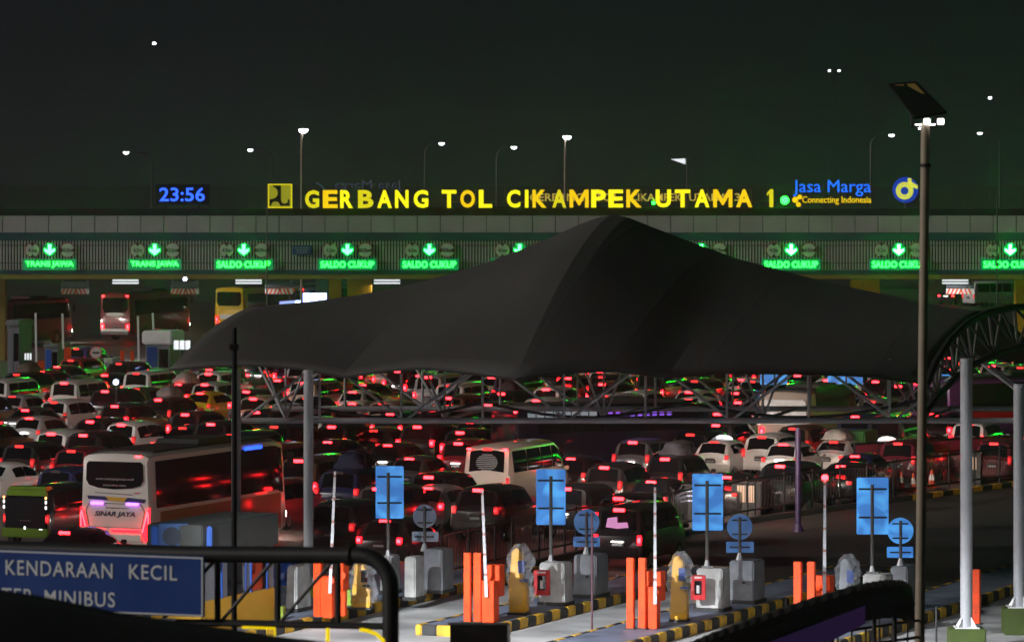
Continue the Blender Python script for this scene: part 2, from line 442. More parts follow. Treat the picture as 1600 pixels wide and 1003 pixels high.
for px in (194, 387, 604, 1010, 1495):               # fluorescent fittings under the roof
    m = MB(); m.box((gx(px), 1.2, gz(441)), (1.75, 0.35, 0.16), 0)
    f = m.build('ceiling_light', 'steel', gate)
    m = MB(); m.box((gx(px), 1.0, gz(438.5)), (1.7, 0.08, 0.09)); m.box((gx(px), 1.0, gz(443)), (1.7, 0.08, 0.10)); m.build('light_tube', 'lamp_strip', f)
    ll = bpy.data.lights.new('ceiling_light', 'AREA'); ll.energy = 130; ll.size = 2.0; ll.color = (0.95, 0.97, 1.0)
    lo = bpy.data.objects.new('ceiling_glow', ll); COL.objects.link(lo); lo.parent = f; lo.location = (gx(px), 2.4, gz(446))
# height limit boards hanging in the lanes
for px, lab in ((108, 'grey and striped height board hanging leftmost under the gate'), (282, 'grey and striped height board hanging above the red coach'),
            (431, 'grey and striped height board hanging beside the yellow gate column'), (1510, 'grey and striped height board hanging at the right end of the gate')):
    t = thing('height_board', lab, 'warning board', (gx(px), DG + 4, gz(462)), 0, 'height boards under the gate')
    m = MB(); m.box((0, 0, 0.62), (1.85, 0.06, 0.40)); m.build('board', 'booth_wall', t)
    m = MB()
    m.box((0, 0, 0.18), (1.85, 0.05, 0.36), 0)
    for q in range(7):
        xx = -0.86 + q * 0.26; sg = 0.16 if q < 3.5 else -0.16
        m.prism([(xx - .06, 0.0), (xx + .06, 0.0), (xx + .06 + sg, 0.35), (xx - .06 + sg, 0.35)], -0.034, -0.027, 1)
    m.build('stripe_panel', ['sign_white', 'orange'], t)
    m = MB(); m.box((-.8, 0, 1.0), (0.05, 0.05, 0.36)); m.box((.8, 0, 1.0), (0.05, 0.05, 0.36)); m.build('hanger', 'steel', t)
# lane signal sets on the slat screen
def round_sign(x, num, vertical, name):
    t_ = MB(); t_.disc((x, -0.10, gz(391)), 0.50, 0.05, 24, 0); t_.disc((x, -0.132, gz(391)), 0.45, 0.02, 24, 1)
    zc = gz(391)
    for s_ in (-1, 1):
        if vertical: pts = [(x - .16, zc + s_ * .45), (x + .16, zc + s_ * .45), (x, zc + s_ * .24)]
        else: pts = [(x + s_ * .45, zc - .16), (x + s_ * .45, zc + .16), (x + s_ * .24, zc)]
        t_.prism(pts, -0.155, -0.143, 2)
    o = t_.build(name, ['sign_red', 'sign_white', 'sign_dark'], gate)
    tm = text_mesh(num, 0.26, 0.55, 0.01, 0.01, 'sign_dark'); q = link('numerals', tm, o, (x - .27, -0.146, zc - .13))
for i, (px, txt, r_) in enumerate(((78, 'TRANS JAWA', '3.5m'), (242, 'TRANS JAWA', '3.5m'), (381, 'SALDO CUKUP', '3.9m'), (543, 'SALDO CUKUP', '3.9m'), (671, 'SALDO CUKUP', '2.9m'),
                       (812, 'SALDO CUKUP', '2.9m'), (1096, 'SALDO CUKUP', '2.9m'), (1236, 'SALDO CUKUP', '3.5m'), (1404, 'SALDO CUKUP', '3.5m'), (1578, 'SALDO CUKUP', '3.5m')) + tuple((1578 + 168 * q, 'SALDO CUKUP', '3.5m') for q in range(1, 13))):
    x = gx(px)
    round_sign(x - 1.12, '4.2m', True, 'height_sign')
    round_sign(x + 1.16, r_, False, 'width_sign')
    zc = gz(390)
    m = MB(); m.disc((x, -0.12, zc), 0.47, 0.10, 8, 0)
    ar = m.build('lane_signal', 'led_board_halo', gate)
    m = MB(); m.prism([(x - .10, zc + .34), (x + .10, zc + .34), (x + .10, zc - .02), (x + .34, zc + .06), (x + .34, zc - .08), (x, zc - .36), (x - .34, zc - .08), (x - .34, zc + .06), (x - .10, zc - .02)], -0.21, -0.172)
    m.build('arrow', 'led_green_hot' if px < 1236 else 'led_green_blaze', ar)
    wd = 3.10 if txt[0] == 'T' else 3.45
    m = MB(); m.box((x, -0.13, gz(413.3)), (wd + 0.36, 0.14, 0.72))
    bo = m.build('message_board', 'led_board_halo', gate, bevel=0.02)
    link('lettering', text_mesh(txt, 0.42, wd, 0.014, 0.03, 'led_green' if px < 1600 else 'led_green_near'), bo, (x - wd / 2, -0.225, gz(418.2)))
m = MB(); m.box((gx(472), -0.09, gz(391)), (1.25, 0.08, 0.58)); si = m.build('info_plate', 'sign_blue', gate)
m = MB()
for k in range(3): m.box((gx(472), -0.136, gz(387.5 + 3.6 * k)), (0.95 - .12 * k, 0.008, 0.05))
m.build('plate_lines', 'lettering_pale', si)

# sign letters on the roof
rs = thing('rooftop_sign', 'lit yellow letters GERBANG TOL CIKAMPEK UTAMA 1 standing on the gate roof', 'sign', (0, DG + .55, 0))
LET = [('G', 476, 498, 'o'), ('E', 504, 527, 'a'), ('R', 531, 551, 'y'), ('B', 559, 583, 'o'), ('A', 589, 612, 'y'), ('N', 617, 638, 'y'), ('G', 646, 669, 'y'),
       ('T', 690, 713, 'y'), ('O', 719, 742, 'a'), ('L', 748, 769, 'y'), ('C', 792, 813, 'y'), ('I', 820, 826, 'y'), ('K', 832, 854, 'a'), ('A', 863, 885, 'o'), ('M', 890, 920, 'a'), ('P', 924, 947, 'y'), ('E', 951, 974, 'y'), ('K', 979, 1003, 'a'),
       ('U', 1025, 1049, 'y'), ('T', 1055, 1079, 'y'), ('A', 1086, 1109, 'y'), ('M', 1115, 1145, 'a'), ('A', 1151, 1176, 'a'), ('1', 1199, 1209, 'o')]
LM = {'y': 'letter_yellow', 'a': 'letter_amber', 'o': 'letter_olive'}
for ch, x0, x1, k in LET:
    dy = -1.5 * (x0 - 476) / 733.0
    z0, z1 = gz(325.5 + dy), gz(297.5 + dy)
    if ch in 'I1':
        m = MB(); wd_ = gx(x1) - gx(x0)
        if ch == 'I': m.box((gx((x0 + x1) / 2), 0, (z0 + z1) / 2), (0.23, 0.16, z1 - z0))
        else: m.prism([(gx(1203), z0), (gx(1209), z0), (gx(1209), z1), (gx(1204.5), z1), (gx(1199), z1 - .26), (gx(1199), z1 - .42), (gx(1203), z1 - .26)], -.08, .08)
        m.build('letter', LM[k], rs)
    elif ch == 'M':
        xa, xb_, sw = gx(x0), gx(x1), .24; xm = (xa + xb_) / 2; zq = z0 + (z1 - z0) * .12
        m = MB(); m.prism([(xa, z0), (xa + sw, z0), (xa + sw, z0 + (z1 - z0) * .62), (xm - .04, zq), (xm + .04, zq), (xb_ - sw, z0 + (z1 - z0) * .62), (xb_ - sw, z0), (xb_, z0), (xb_, z1), (xb_ - sw * 1.1, z1), (xm, z0 + (z1 - z0) * .45), (xa + sw * 1.1, z1), (xa, z1)], -.08, .08)
        m.build('letter', LM[k], rs)
    else:
        link('letter', text_mesh(ch, z1 - z0, gx(x1) - gx(x0), 0.035, 0.16, LM[k]), rs, (gx(x0), 0, z0))
m = MB()
x = gx(480)
while x < gx(1215):
    m.tube([(x, 0.35, gz(330)), (x, 0.35, gz(293 + random.uniform(-1, 5)))], 0.022, 5); x += random.uniform(1.2, 2.2)
m.tube([(gx(476), 0.36, gz(316)), (gx(1212), 0.36, gz(314.5))], 0.025, 5)
m.build('support_frame', 'dim_steel', rs)
# square emblem plate
em = thing('emblem_plate', 'square yellow lit emblem plate with dark hooked shapes on the gate roof', 'sign', (gx(418.5), DG + .5, gz(325)))
m = MB(); sz = 37 / 24.0; m.box((sz / 2, 0, sz / 2), (sz, 0.14, sz)); m.build('plate', 'logo_plate', em, bevel=0.02)
def arc(cx, cz, r, a0, a1, n=14): return [(cx + r * math.cos(R(a0 + (a1 - a0) * k / n)), cz + r * math.sin(R(a0 + (a1 - a0) * k / n))) for k in range(n + 1)]
q = sz / 37.0
pts = [(2 * q, 3 * q), (3.5 * q, 3 * q)] + arc(11.5 * q, 3 * q, 7 * q, 180, 0) + [(33.5 * q, 3 * q), (33.5 * q, 13 * q)] + [(30.5 * q, 13 * q)] + arc(25.5 * q, 12 * q, 5.5 * q, 0, -180) + [(20 * q, 35 * q), (7 * q, 35 * q)] + arc(5.5 * q, 23.5 * q, 9.5 * q, 75, -75) + [(2 * q, 13 * q)]
m = MB(); m.prism(pts, -0.092, -0.074); m.build('emblem', 'sign_dark', em)
m = MB()
for (cx, cz, sx, sz_) in ((sz / 2, sz - .02, sz + .06, .07), (sz / 2, .02, sz + .06, .07), (.02, sz / 2, .07, sz - .08), (sz - .02, sz / 2, .07, sz - .08)): m.box((cx, 0, cz), (sx, 0.20, sz_))
m.build('frame', 'letter_olive', em)
# blue LED clock
ck = thing('led_clock', 'blue lit clock reading 23:56 on the left of the gate roof', 'clock', (gx(248), DG + .6, gz(315)))
m = MB(); m.box((1.5, 0.12, 0.45), (3.5, 0.16, 1.35)); m.box((.4, .12, -.55), (.1, .1, .8)); m.box((2.6, .12, -.55), (.1, .1, .8)); m.build('clock_case', 'black', ck)
link('digits', text_mesh('23:56', 0.90, 2.96, 0.012, 0.03, 'led_blue'), ck, (0, -0.0, 0))
# blue company lettering, tagline and round emblem
jm = thing('company_sign', 'blue lit Jasa Marga lettering with yellow tagline on the gate roof', 'sign', (gx(1240), DG + .6, gz(322)))
link('lettering', text_mesh('Jasa Marga', gz(281.5) - gz(307), 5.08, 0.0, 0.10, 'letter_blue'), jm, (0, 0, gz(307) - gz(322)))
link('tagline', text_mesh('Connecting Indonesia', 0.56, 4.5, 0.004, 0.08, 'letter_amber'), jm, (gx(1254.5) - gx(1240), 0, gz(320.5) - gz(322)))
m = MB()
for (px, py, r) in ((1243.5, 312.5, .20), (1250.5, 308.2, .155), (1248.5, 320, .16)): m.disc((gx(px) - gx(1240), 0, gz(py) - gz(322)), r, 0.1, 16)
m.build('dots', 'letter_amber', jm)
m = MB()
for x in (.6, 2.0, 3.4, 4.8): m.tube([(x, .2, -.5), (x, .2, 1.5)], .03, 5)
m.build('support_frame', 'dim_steel', jm)
rd = thing('round_emblem', 'round blue disc emblem with yellow looped ribbon on the gate roof', 'sign', (gx(1416), DG + .6, gz(297)))
m = MB(); m.disc((0, 0, 0), 0.84, 0.14, 36); m.build('disc', 'logo_disc', rd)
m = MB()
for r in (0.50, 0.33):
    pp = [(-0.06 + r * math.cos(R(a)), -0.10, -.06 + r * math.sin(R(a))) for a in range(20, 381, 12)]
    m.tube(pp, 0.075, 6)
    m.tube([(r * .9, -0.10, -.1), (r * .78, -0.10, .25), (.24 + (r - .4) * .6, -.10, .76)], 0.07, 6)
    m.tube([(r * .3, -0.10, .36 + (r - .4)), (.45, -.10, .32 + (r - .4)), (.78, -.10, .16 + (r - .4) * .6)], 0.07, 6)
m.build('ribbon', 'logo_loop', rd)
m = MB(); m.tube([(0, .15, -1.5), (0, .15, -.6)], .06, 6); m.build('post', 'dim_steel', rd)
# back of the lettering that faces the other way (rear edge of the same roof)
bk = thing('reversed_sign', 'dim reversed Jasa Marga lettering seen from behind on the gate roof', 'sign', (gx(510), DG + 13, gz(300)))
k2 = (DG + 13) / DG
link('lettering', text_mesh('Jasa Marga', 0.72, 4.6, -0.02, 0.05, 'letter_dim_blue', mirror=True), bk, (0, 0, .0))
m = MB(); m.tube([(-1.5 + .9 * math.cos(R(a)), 0, -.3 + .9 * math.sin(R(a))) for a in range(-30, 80, 8)], .035, 5); m.build('emblem_rim', 'letter_dim_blue', bk)
m = MB()
for x in (.5, 2, 3.5, -1.5): m.tube([(x, .15, -1.6), (x, .15, .6)], .03, 5)
m.build('support_frame', 'dim_steel', bk)
# flag pole in front of the gate
m = MB(); pb = W(417, 290, 270); m.tube([(pb.x, 270, 0), (pb.x, 270, pb.z)], 0.06, 8, r1=0.035)
tag(m.build('flag_pole', 'dim_steel', smooth=True), 'thin bare grey pole rising in front of the yellow square emblem', 'pole')
m = MB(); pb = W(1558, 297, 262); m.tube([(pb.x, 262, 0), (pb.x, 262, pb.z)], 0.06, 8, r1=0.04)
tag(m.build('flag_pole', 'dark_metal', smooth=True), 'thin dark pole before the gate, right of the solar lamp', 'pole')

# second gate far behind: its small lettering shows between the large letters
D2 = 470.0
g2 = thing('far_toll_gate', 'second dark toll gate far behind, its small yellow lettering between the big letters', 'toll gate', (0, D2, 0))
a2, b2 = W(640, 320, D2), W(1250, 336, D2)
m = MB(); m.box(((a2.x + b2.x) / 2, 3, 7.9), (b2.x - a2.x, 6, 1.6)); m.build('roof', 'gate_back', g2)
for xx in (a2.x + 2, (a2.x + b2.x) / 2, b2.x - 2):
    m = MB(); m.box((xx, 3, 3.55), (1, 1, 7.1)); m.build('column', 'gate_back', g2)
for s_, x0, x1 in (('GERBANG', 828, 912), ('TOL', 930, 968), ('CIKAMPEK', 984, 1066), ('UTAMA', 1077, 1136), ('3', 1148, 1157)):
    p0, p1 = W(x0, 314.5, D2), W(x1, 302.5, D2)
    link('lettering', text_mesh(s_, p1.z - p0.z, p1.x - p0.x, 0.01, 0.1, 'letter_far'), g2, (p0.x, 0, p0.z))
for px, py, r in ((1226, 313, .42), (1021, 317, .2)):
    p = W(px, py, D2); m = MB(); m.disc((p.x, -.2, p.z), r, .2, 14); m.build('signal_lamp', 'led_green', g2)

# street lamps beyond the gate
def street_lamp(px, py, d, size, mat, label, pm='dim_steel', arm=-1.2, tilt=1.0):
    p = W(px, py, d)
    t = thing('street_lamp', label, 'street lamp', (p.x, d, 0), 0, 'street lamps beyond the gate')
    m = MB(); x = -arm
    m.tube([(x, 0, 0), (x, 0, p.z * .55), (x, 0, p.z - .9), (x * .75, 0, p.z - .15), (x * .3, 0, p.z + .05)], 0.11, 8, r1=0.06)
    m.build('pole', pm, t, smooth=True)
    m = MB(); m.box((0, 0, p.z + .08), (size * 1.3, .45, .12)); m.build('lamp_head', 'steel', t, bevel=.03)
    m = MB(); n = 12
    vs = []
    for k in range(5):
        f = PI / 2 * k / 4
        for q in range(n):
            a = 2 * PI * q / n
            vs.append((size * .55 * math.cos(f) * math.cos(a), size * .5 * math.cos(f) * math.sin(a), p.z + .015 - size * .42 * math.sin(f)))
    fs = [(k * n + q, k * n + (q + 1) % n, (k + 1) * n + (q + 1) % n, (k + 1) * n + q) for k in range(4) for q in range(n)]
    m.add(vs, fs); m.build('lens', mat, t, smooth=True)
    return t
street_lamp(474, 203, 330, .62, 'lamp_white', 'brightest white street lamp above the letter G on a pale pole', 'pole_beige', .12)
street_lamp(886, 214, 345, .58, 'lamp_white', 'white street lamp on a pale leaning pole above the letter M', 'pole_beige', .15)
street_lamp(197, 238, 520, .62, 'lamp_far', 'small white street lamp far left, above the lane signals', arm=-3.0)
street_lamp(391, 234, 540, .6, 'lamp_far', 'small white street lamp just left of the yellow square emblem', arm=-2.6)
street_lamp(690, 224, 540, .62, 'lamp_far', 'small white street lamp above the letters TOL', arm=2.0)
street_lamp(803, 230, 520, .62, 'lamp_far', 'small white street lamp above the letter C', arm=2.0)
street_lamp(1393, 211, 520, .60, 'lamp_far', 'small white street lamp left of the solar lamp head', arm=2.4)
street_lamp(1531, 208, 540, .55, 'lamp_far', 'small white street lamp right of the solar lamp pole', arm=-2.4)
# lamp whose cone-shaped reflector is lit from the side
p = W(1062, 252, 360)
t = thing('street_lamp', 'street lamp with a side-lit white wedge reflector above the letters UTAMA', 'street lamp', (p.x, 360, 0), 0, 'street lamps beyond the gate')
m = MB(); m.tube([(.6, 0, 0), (.6, 0, p.z + .1)], .1, 8, r1=.06); m.tube([(.2, 0, p.z + .2), (1.6, 0, p.z + .2)], .04, 6); m.build('pole', 'dim_steel', t)
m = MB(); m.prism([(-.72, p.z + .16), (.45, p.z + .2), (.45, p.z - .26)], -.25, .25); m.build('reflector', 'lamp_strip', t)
for px, py, d, lab in ((241, 70, 900, 'single white beacon lamp high on the left on a slender mast'), (1547, 155, 900, 'single white beacon lamp near the right edge on a slender mast'),
                       (1296, 112, 950, 'left of two small twin beacon lamps on slender masts'), (1311, 112, 950, 'right of two small twin beacon lamps on slender masts')):
    p = W(px, py, d); t = thing('beacon_mast', lab, 'mast', (p.x, d, 0), 0, 'far beacon masts')
    m = MB(); m.tube([(0, 0, 0), (0, 0, p.z)], .04, 5, r1=.02); m.build('mast', 'dim_steel', t)
    m = MB(); r_ = .40 if d == 900 else .28
    m.tube([(0, 0, p.z), (0, 0, p.z + r_)], r_ * .8, 8); m.build('lamp', 'lamp_far', t)

# ================================================================== TENSILE CANOPY
def lerp_list(lst, x):
    for (x0, y0), (x1, y1) in zip(lst, lst[1:]):
        if x <= x1:
            f = (x - x0) / (x1 - x0) if x1 > x0 else 0
            return y0 + (y1 - y0) * f
    return lst[-1][1]
RIDGE = [(395, 481), (430, 477), (480, 473), (560, 462), (640, 446), (700, 430), (770, 408), (850, 377), (910, 350), (940, 339.5), (957, 336.5), (975, 338.5), (1050, 368), (1150, 405), (1300, 444), (1420, 469), (1480, 481), (1545, 488)]
EDGE = [(265, 577), (330, 571), (400, 570), (460, 574), (540, 589), (600, 579), (660, 574), (740, 583), (805, 592), (870, 582), (960, 578), (1040, 589), (1130, 581), (1250, 583), (1350, 586), (1440, 598)]
DN, DR, DF = 130.0, 136.4, 143.0
vs, fs = [], []
us = sorted(set([i / 48 for i in range(49)]))
NV = 14
for u in us:
    if u <= .5: xr, xe = 395 + (957 - 395) * u * 2, 265 + (805 - 265) * u * 2
    else: xr, xe = 957 + (1545 - 957) * (u * 2 - 1), 805 + (1440 - 805) * (u * 2 - 1)
    pr, pe = W(xr, lerp_list(RIDGE, xr), DR), W(xe, lerp_list(EDGE, xe), DN + 1.5 - 4.0 * (1 - abs(2 * u - 1)))
    pf = Vector((pr.x * 2 - pe.x, DF, pe.z))
    pw = 1.45 + .15 * abs(u - .5)
    col = []
    for k in range(-NV, NV + 1):
        f = abs(k) / NV; e = pe if k < 0 else pf
        q = pr.lerp(e, f); q.z = pr.z + (e.z - pr.z) * f ** pw
        # fabric sags a little between the crease and the end arches
        q.z -= 0.30 * math.sin(2 * PI * abs(u - .5) * 1.0) ** 2 * math.sin(PI * f)
        col.append(q)
    vs += col
nc = 2 * NV + 1
for i in range(len(us) - 1):
    for k in range(nc - 1):
        fs.append((i * nc + k, (i + 1) * nc + k, (i + 1) * nc + k + 1, i * nc + k + 1))
cn = thing('tensile_canopy', 'big dark peaked fabric canopy on pale columns and trusses over the toll lanes', 'canopy', (0, 0, 0))
me = bpy.data.meshes.new('fabric'); me.from_pydata(vs, [], fs); me.materials.append(MATS['canopy_fabric'])
me.polygons.foreach_set('use_smooth', [True] * len(me.polygons)); me.set_sharp_from_angle(angle=R(7))
t = MATS['canopy_fabric'].node_tree; b = t.nodes['Principled BSDF']
co = t.nodes.new('ShaderNodeTexCoord'); mp_ = t.nodes.new('ShaderNodeMapping'); mp_.inputs['Rotation'].default_value = (0, 0, R(23)); t.links.new(co.outputs['Object'], mp_.inputs[0])
wv = t.nodes.new('ShaderNodeTexWave'); wv.inputs['Scale'].default_value = 0.155; wv.inputs['Distortion'].default_value = 0.25; t.links.new(mp_.outputs[0], wv.inputs[0])
pk = t.nodes.new('ShaderNodeMapRange'); pk.inputs[1].default_value = 0.985; pk.inputs[2].default_value = 1.0; t.links.new(wv.outputs['Fac'], pk.inputs[0])
wr_ = t.nodes.new('ShaderNodeTexNoise'); wr_.inputs['Scale'].default_value = 0.5; wr_.inputs['Detail'].default_value = 3
ms = t.nodes.new('ShaderNodeMapping'); ms.inputs['Rotation'].default_value = (0, 0, R(23)); ms.inputs['Scale'].default_value = (2.6, .35, .5); t.links.new(co.outputs['Object'], ms.inputs[0]); t.links.new(ms.outputs[0], wr_.inputs[0])
ad = t.nodes.new('ShaderNodeMath'); ad.operation = 'MULTIPLY_ADD'; ad.inputs[1].default_value = 1.6; t.links.new(wr_.outputs['Fac'], ad.inputs[0]); t.links.new(pk.outputs[0], ad.inputs[2])
bp = t.nodes.new('ShaderNodeBump'); bp.inputs['Strength'].default_value = .07; bp.inputs['Distance'].default_value = .035; t.links.new(ad.outputs[0], bp.inputs['Height']); t.links.new(bp.outputs[0], b.inputs['Normal'])
fo = link('fabric', me, cn); sm = fo.modifiers.new('thickness', 'SOLIDIFY'); sm.thickness = 0.04; sm.offset = 0
m = MB()                                             # edge cable
m.tube([Vector(vs[i * nc]) + Vector((0, 0, -.02)) for i in range(len(us))], .035, 6)
m.tube([vs[i * nc + nc - 1] for i in range(len(us))], .035, 6)
m.build('edge_cable', 'dark_metal', cn)
ZL, ZU = W(800, 657, DN + 2).z, W(800, 576, DN).z + .1
def truss(d, x0, x1, step, name):
    m = MB()
    m.tube([(x0, d, ZL), (x1, d, ZL)], .085, 10); m.tube([(x0 + .6, d, ZU + .1), (W(1360, 600, DN).x, d, ZU + .1)], .07, 8)
    o = m.build(name, 'truss_paint', cn, smooth=True)
    m = MB(); x = x0; k = 0
    while x < x1 - .01:
        xa, xb = x, min(x + step, x1)
        za, zb = (ZL, ZU + .1) if k % 2 == 0 else (ZU + .1, ZL)
        m.tube([(xa, d, za), (xb, d, zb)], .045, 7)
        m.tube([(xb - .12, d, ZL), (xb - .12, d, ZU + .1)], .04, 7)
        x += step; k += 1
    m.build('web_strut', 'truss_paint', o, smooth=True)
    return o
xa, xb = W(372, 600, DN).x, W(1760, 600, DN).x
truss(DN + 2.0, xa, xb, 2.4, 'near_truss')
truss(DN + 8.6, xa + .5, xb, 2.4, 'far_truss')
m = MB()                                             # cross frames between the two trusses
x = W(400, 600, DN).x + .6
while x < xb:
    for dx in (-.35, .0, .35):
        m.tube([(x, DN + 5.2, ZL - .15), (x + dx * 2.2, DN + 5.2 + dx, ZU + .2)], .04, 6)
    m.tube([(x - 1.2, DN + 2.0, ZL), (x, DN + 5.2, ZL - .15), (x + 1.2, DN + 8.6, ZL)], .05, 6)
    m.tube([(x - 1.2, DN + 8.6, ZU), (x, DN + 5.2, ZL - .12)], .04, 6)
    x += 4.8
m.build('cross_frame', 'truss_paint', cn, smooth=True)
m = MB()                                             # dark stay cables
for x0, x1 in ((470, 770), (770, 1090), (1090, 1440)):
    pts = []
    for k in range(9):
        f = k / 8; pts.append(W(x0 + (x1 - x0) * f, 632 + 24 * math.sin(PI * f) - 8 * f, DN + 3.5))
    m.tube(pts, .045, 6)
m.build('stay_cable', 'dark_metal', cn)
def column(px, ytop, ybase, wpx, mat_base, yb2, bw):
    d = depth(yb2); s = F / d; p = W(px, ytop, d)
    x, d_ = (px - 800) / s, d
    zt = p.z; zb = H - (ybase - YH) / s
    m = MB(); m.tube([(x, d, zb), (x, d, zt)], wpx / s / 2, 16); m.build('column', 'column_paint', cn, smooth=True)
    m = MB(); m.box((x, d, zb + .015), (.62, .62, .03))
    for k in range(4):
        a = PI / 4 + k * PI / 2; dx, dy = math.cos(a), math.sin(a)
        m.add([(x + dx * .1, d + dy * .1, zb + .03), (x + dx * .34, d + dy * .34, zb + .03), (x + dx * .1, d + dy * .1, zb + .36),
               (x + dx * .1 - dy * .012, d + dy * .1 + dx * .012, zb + .03), (x + dx * .34 - dy * .012, d + dy * .34 + dx * .012, zb + .03), (x + dx * .1 - dy * .012, d + dy * .1 + dx * .012, zb + .36)],
              [(0, 1, 2), (5, 4, 3), (0, 3, 4, 1), (1, 4, 5, 2), (2, 5, 3, 0)])
    m.build('base_plate', 'white_paint', cn)
    m = MB(); m.box((x, d, zb / 2), (bw / s, bw / s, zb)); m.build('footing', mat_base, cn, bevel=.03)
column(482, 578, 915, 15.5, 'lime', 946, 38)
column(369, 578, 905, 15, 'lime', 925, 36)
column(1510, 560, 980, 19, 'olive', 1012, 56)
column(1592, 600, 948, 17, 'olive', 990, 50)
# arched end truss of the next bay on the right
ar_ = []
for (px, py), (qx, qy) in zip(((1447, 603), (1462, 566), (1485, 530), (1512, 504), (1545, 488), (1585, 480), (1640, 479), (1700, 490)),
                              ((1443, 648), (1465, 619), (1493, 590), (1520, 570), (1553, 554), (1590, 543), (1640, 538), (1700, 545))):
    d = DN - 2 + (px - 1447) / 53.0 / math.tan(TH)
    ar_.append((W(px, py, d), W(qx, qy, d)))
m = MB(); m.tube([a for a, b in ar_], .11, 8); m.tube([b for a, b in ar_], .10, 8); at_ = m.build('arch_chord', 'dark_metal', cn, smooth=True)
m = MB()
for i in range(len(ar_) - 1):
    m.tube([ar_[i][0], ar_[i + 1][1]], .05, 6); m.tube([ar_[i][1], ar_[i][0]], .05, 6)
    mid = (ar_[i + 1][0] + ar_[i][0]) / 2
    m.tube([ar_[i][1], mid], .045, 6); m.tube([ar_[i + 1][1], mid], .045, 6)
m.build('arch_strut', 'dim_steel', at_)

# ================================================================== TOLL ISLAND EQUIPMENT
ZI = 0.285                                           # island surface
def dims(px, py_base, z=ZI):
    p = G(px, py_base, z); return p, F / p.y
WHERE = ['leftmost, seen behind the truss gantry', 'behind the dark board', 'right of the thin dark post', 'rightmost, behind the corrugated roof']
WH2 = ['on the leftmost island', 'on the island behind the dark board', 'on the island right of the thin dark post', 'on the rightmost island']
def bollard(px, w_px, ytop, ybase, label):
    p, s = dims(px, ybase); h = (ybase - ytop) / s; wd = w_px / s
    t = thing('protection_post', label, 'post', p, -TH, 'orange protection posts')
    m = MB(); m.box((0, 0, h / 2), (wd, wd * .8, h)); m.build('post', 'orange', t, bevel=.012)
    m = MB()
    for zz in (.22, .78): m.disc((0, -wd * .4 - .004, h * zz), .022, .012, 10)
    m.build('bolt', 'black', t)
    m = MB(); m.box((0, 0, .015), (wd * 1.5, wd * 1.4, .03)); m.build('base_plate', 'dark_metal', t)
def barrier(i, px, ytop, ybase, w_px, boom_top, boom_bot, box, lamp=False):
    p, s = dims(px, ybase); h = (ybase - ytop) / s; wd = w_px / s
    t = thing('barrier_gate', 'orange barrier cabinet with raised white boom, ' + WHERE[i], 'barrier', p, 0, 'orange toll barriers')
    rot = Matrix.Rotation(-TH, 3, 'Z')
    m = MB(); m.box((0, 0, h / 2), (wd, wd * .9, h), 0, rot); m.build('cabinet', 'orange', t, bevel=.015)
    m = MB(); m.box((0, 0, h + .012), (wd + .05, wd * .9 + .05, .024), 0, rot); m.build('lid', 'orange', t)
    bx0, bx1, by0, by1 = box                         # taller motor box just behind
    bw, bh = (bx1 - bx0) / s, (by1 - by0) / s
    m = MB(); m.box((((bx0 + bx1) / 2 - px) / s, .45, (ybase - (by0 + by1) / 2) / s), (bw, .4, bh), 0, rot)
    m.box((((bx0 + bx1) / 2 - px) / s, .45, (ybase - by1) / s / 2), (.16, .16, (ybase - by1) / s + .02), 0, rot)
    mb = m.build('motor_box', 'orange', t, bevel=.015)
    m = MB(); m.disc((((bx0 * .75 + bx1 * .25) - px) / s, .22, (ybase - (by0 + by1) / 2) / s), .11, .06, 16); m.build('warning_lamp', 'orange', mb)
    (x0, y0), (x1, y1) = boom_bot, boom_top
    a = Vector(((x0 - px) / s, -wd * .45 - .07, (ybase - y0) / s)); b = Vector(((x1 - px) / s, -wd * .45 - .07, (ybase - y1) / s))
    m = MB()
    nseg = 16
    for k in range(nseg):
        q0, q1 = a.lerp(b, k / nseg), a.lerp(b, (k + 1) / nseg)
        m.tube([q0, q1], .062 - .0012 * k, 4, 0, cap=(k in (0, nseg - 1)))
    for k in range(3, nseg, 3):                       # worn red tape
        q0, q1 = a.lerp(b, (k + .2) / nseg), a.lerp(b, (k + .55) / nseg)
        m.tube([q0, q1], .0635 - .0012 * k, 4, 1)
    m.build('boom', ['boom_white', 'boom_tape'], t)
    m = MB(); m.disc(a.lerp(b, .1) + Vector((0, .05, 0)), .10, .08, 14); m.build('hinge', 'orange', t)
    if lamp:
        m = MB(); m.box(b + Vector((0, 0, .05)), (.17, .12, .15)); m.build('boom_lamp', 'bulb_lit', t, bevel=.03)
bollard(497, 12, 876, 964, 'orange post beside the leftmost barrier, seen through the gantry struts')
bollard(731, 11, 863, 972, 'left orange post of the pair behind the dark board')
bollard(747, 12, 863, 972, 'right orange post of the pair behind the dark board')
bollard(985.5, 11.5, 871, 982, 'left orange post of the pair beside the upright boom right of the thin dark post')
bollard(1004, 11.5, 871, 982, 'right orange post of the pair, touching the barrier cabinet right of the thin dark post')
bollard(1247, 12, 877, 990, 'left orange post standing behind the corrugated walkway roof')
bollard(1268, 12, 877, 990, 'right orange post standing behind the corrugated walkway roof')
bollard(1526, 11, 889, 975, 'lone dull red-orange post beside the pale column on the right')
barrier(0, 513, 901, 964, 20, (524, 735), (516, 925), (531, 540, 876, 924))
barrier(1, 765, 908, 972, 20, (753.5, 764), (760, 931), (763, 785, 884, 933))
barrier(2, 1019, 917, 981, 21, (1023, 760), (1023, 942), (1012, 1038, 894, 940))
barrier(3, 1283, 924, 985, 21, (1288, 748), (1287, 932), (1274, 1303, 901, 945), lamp=True)
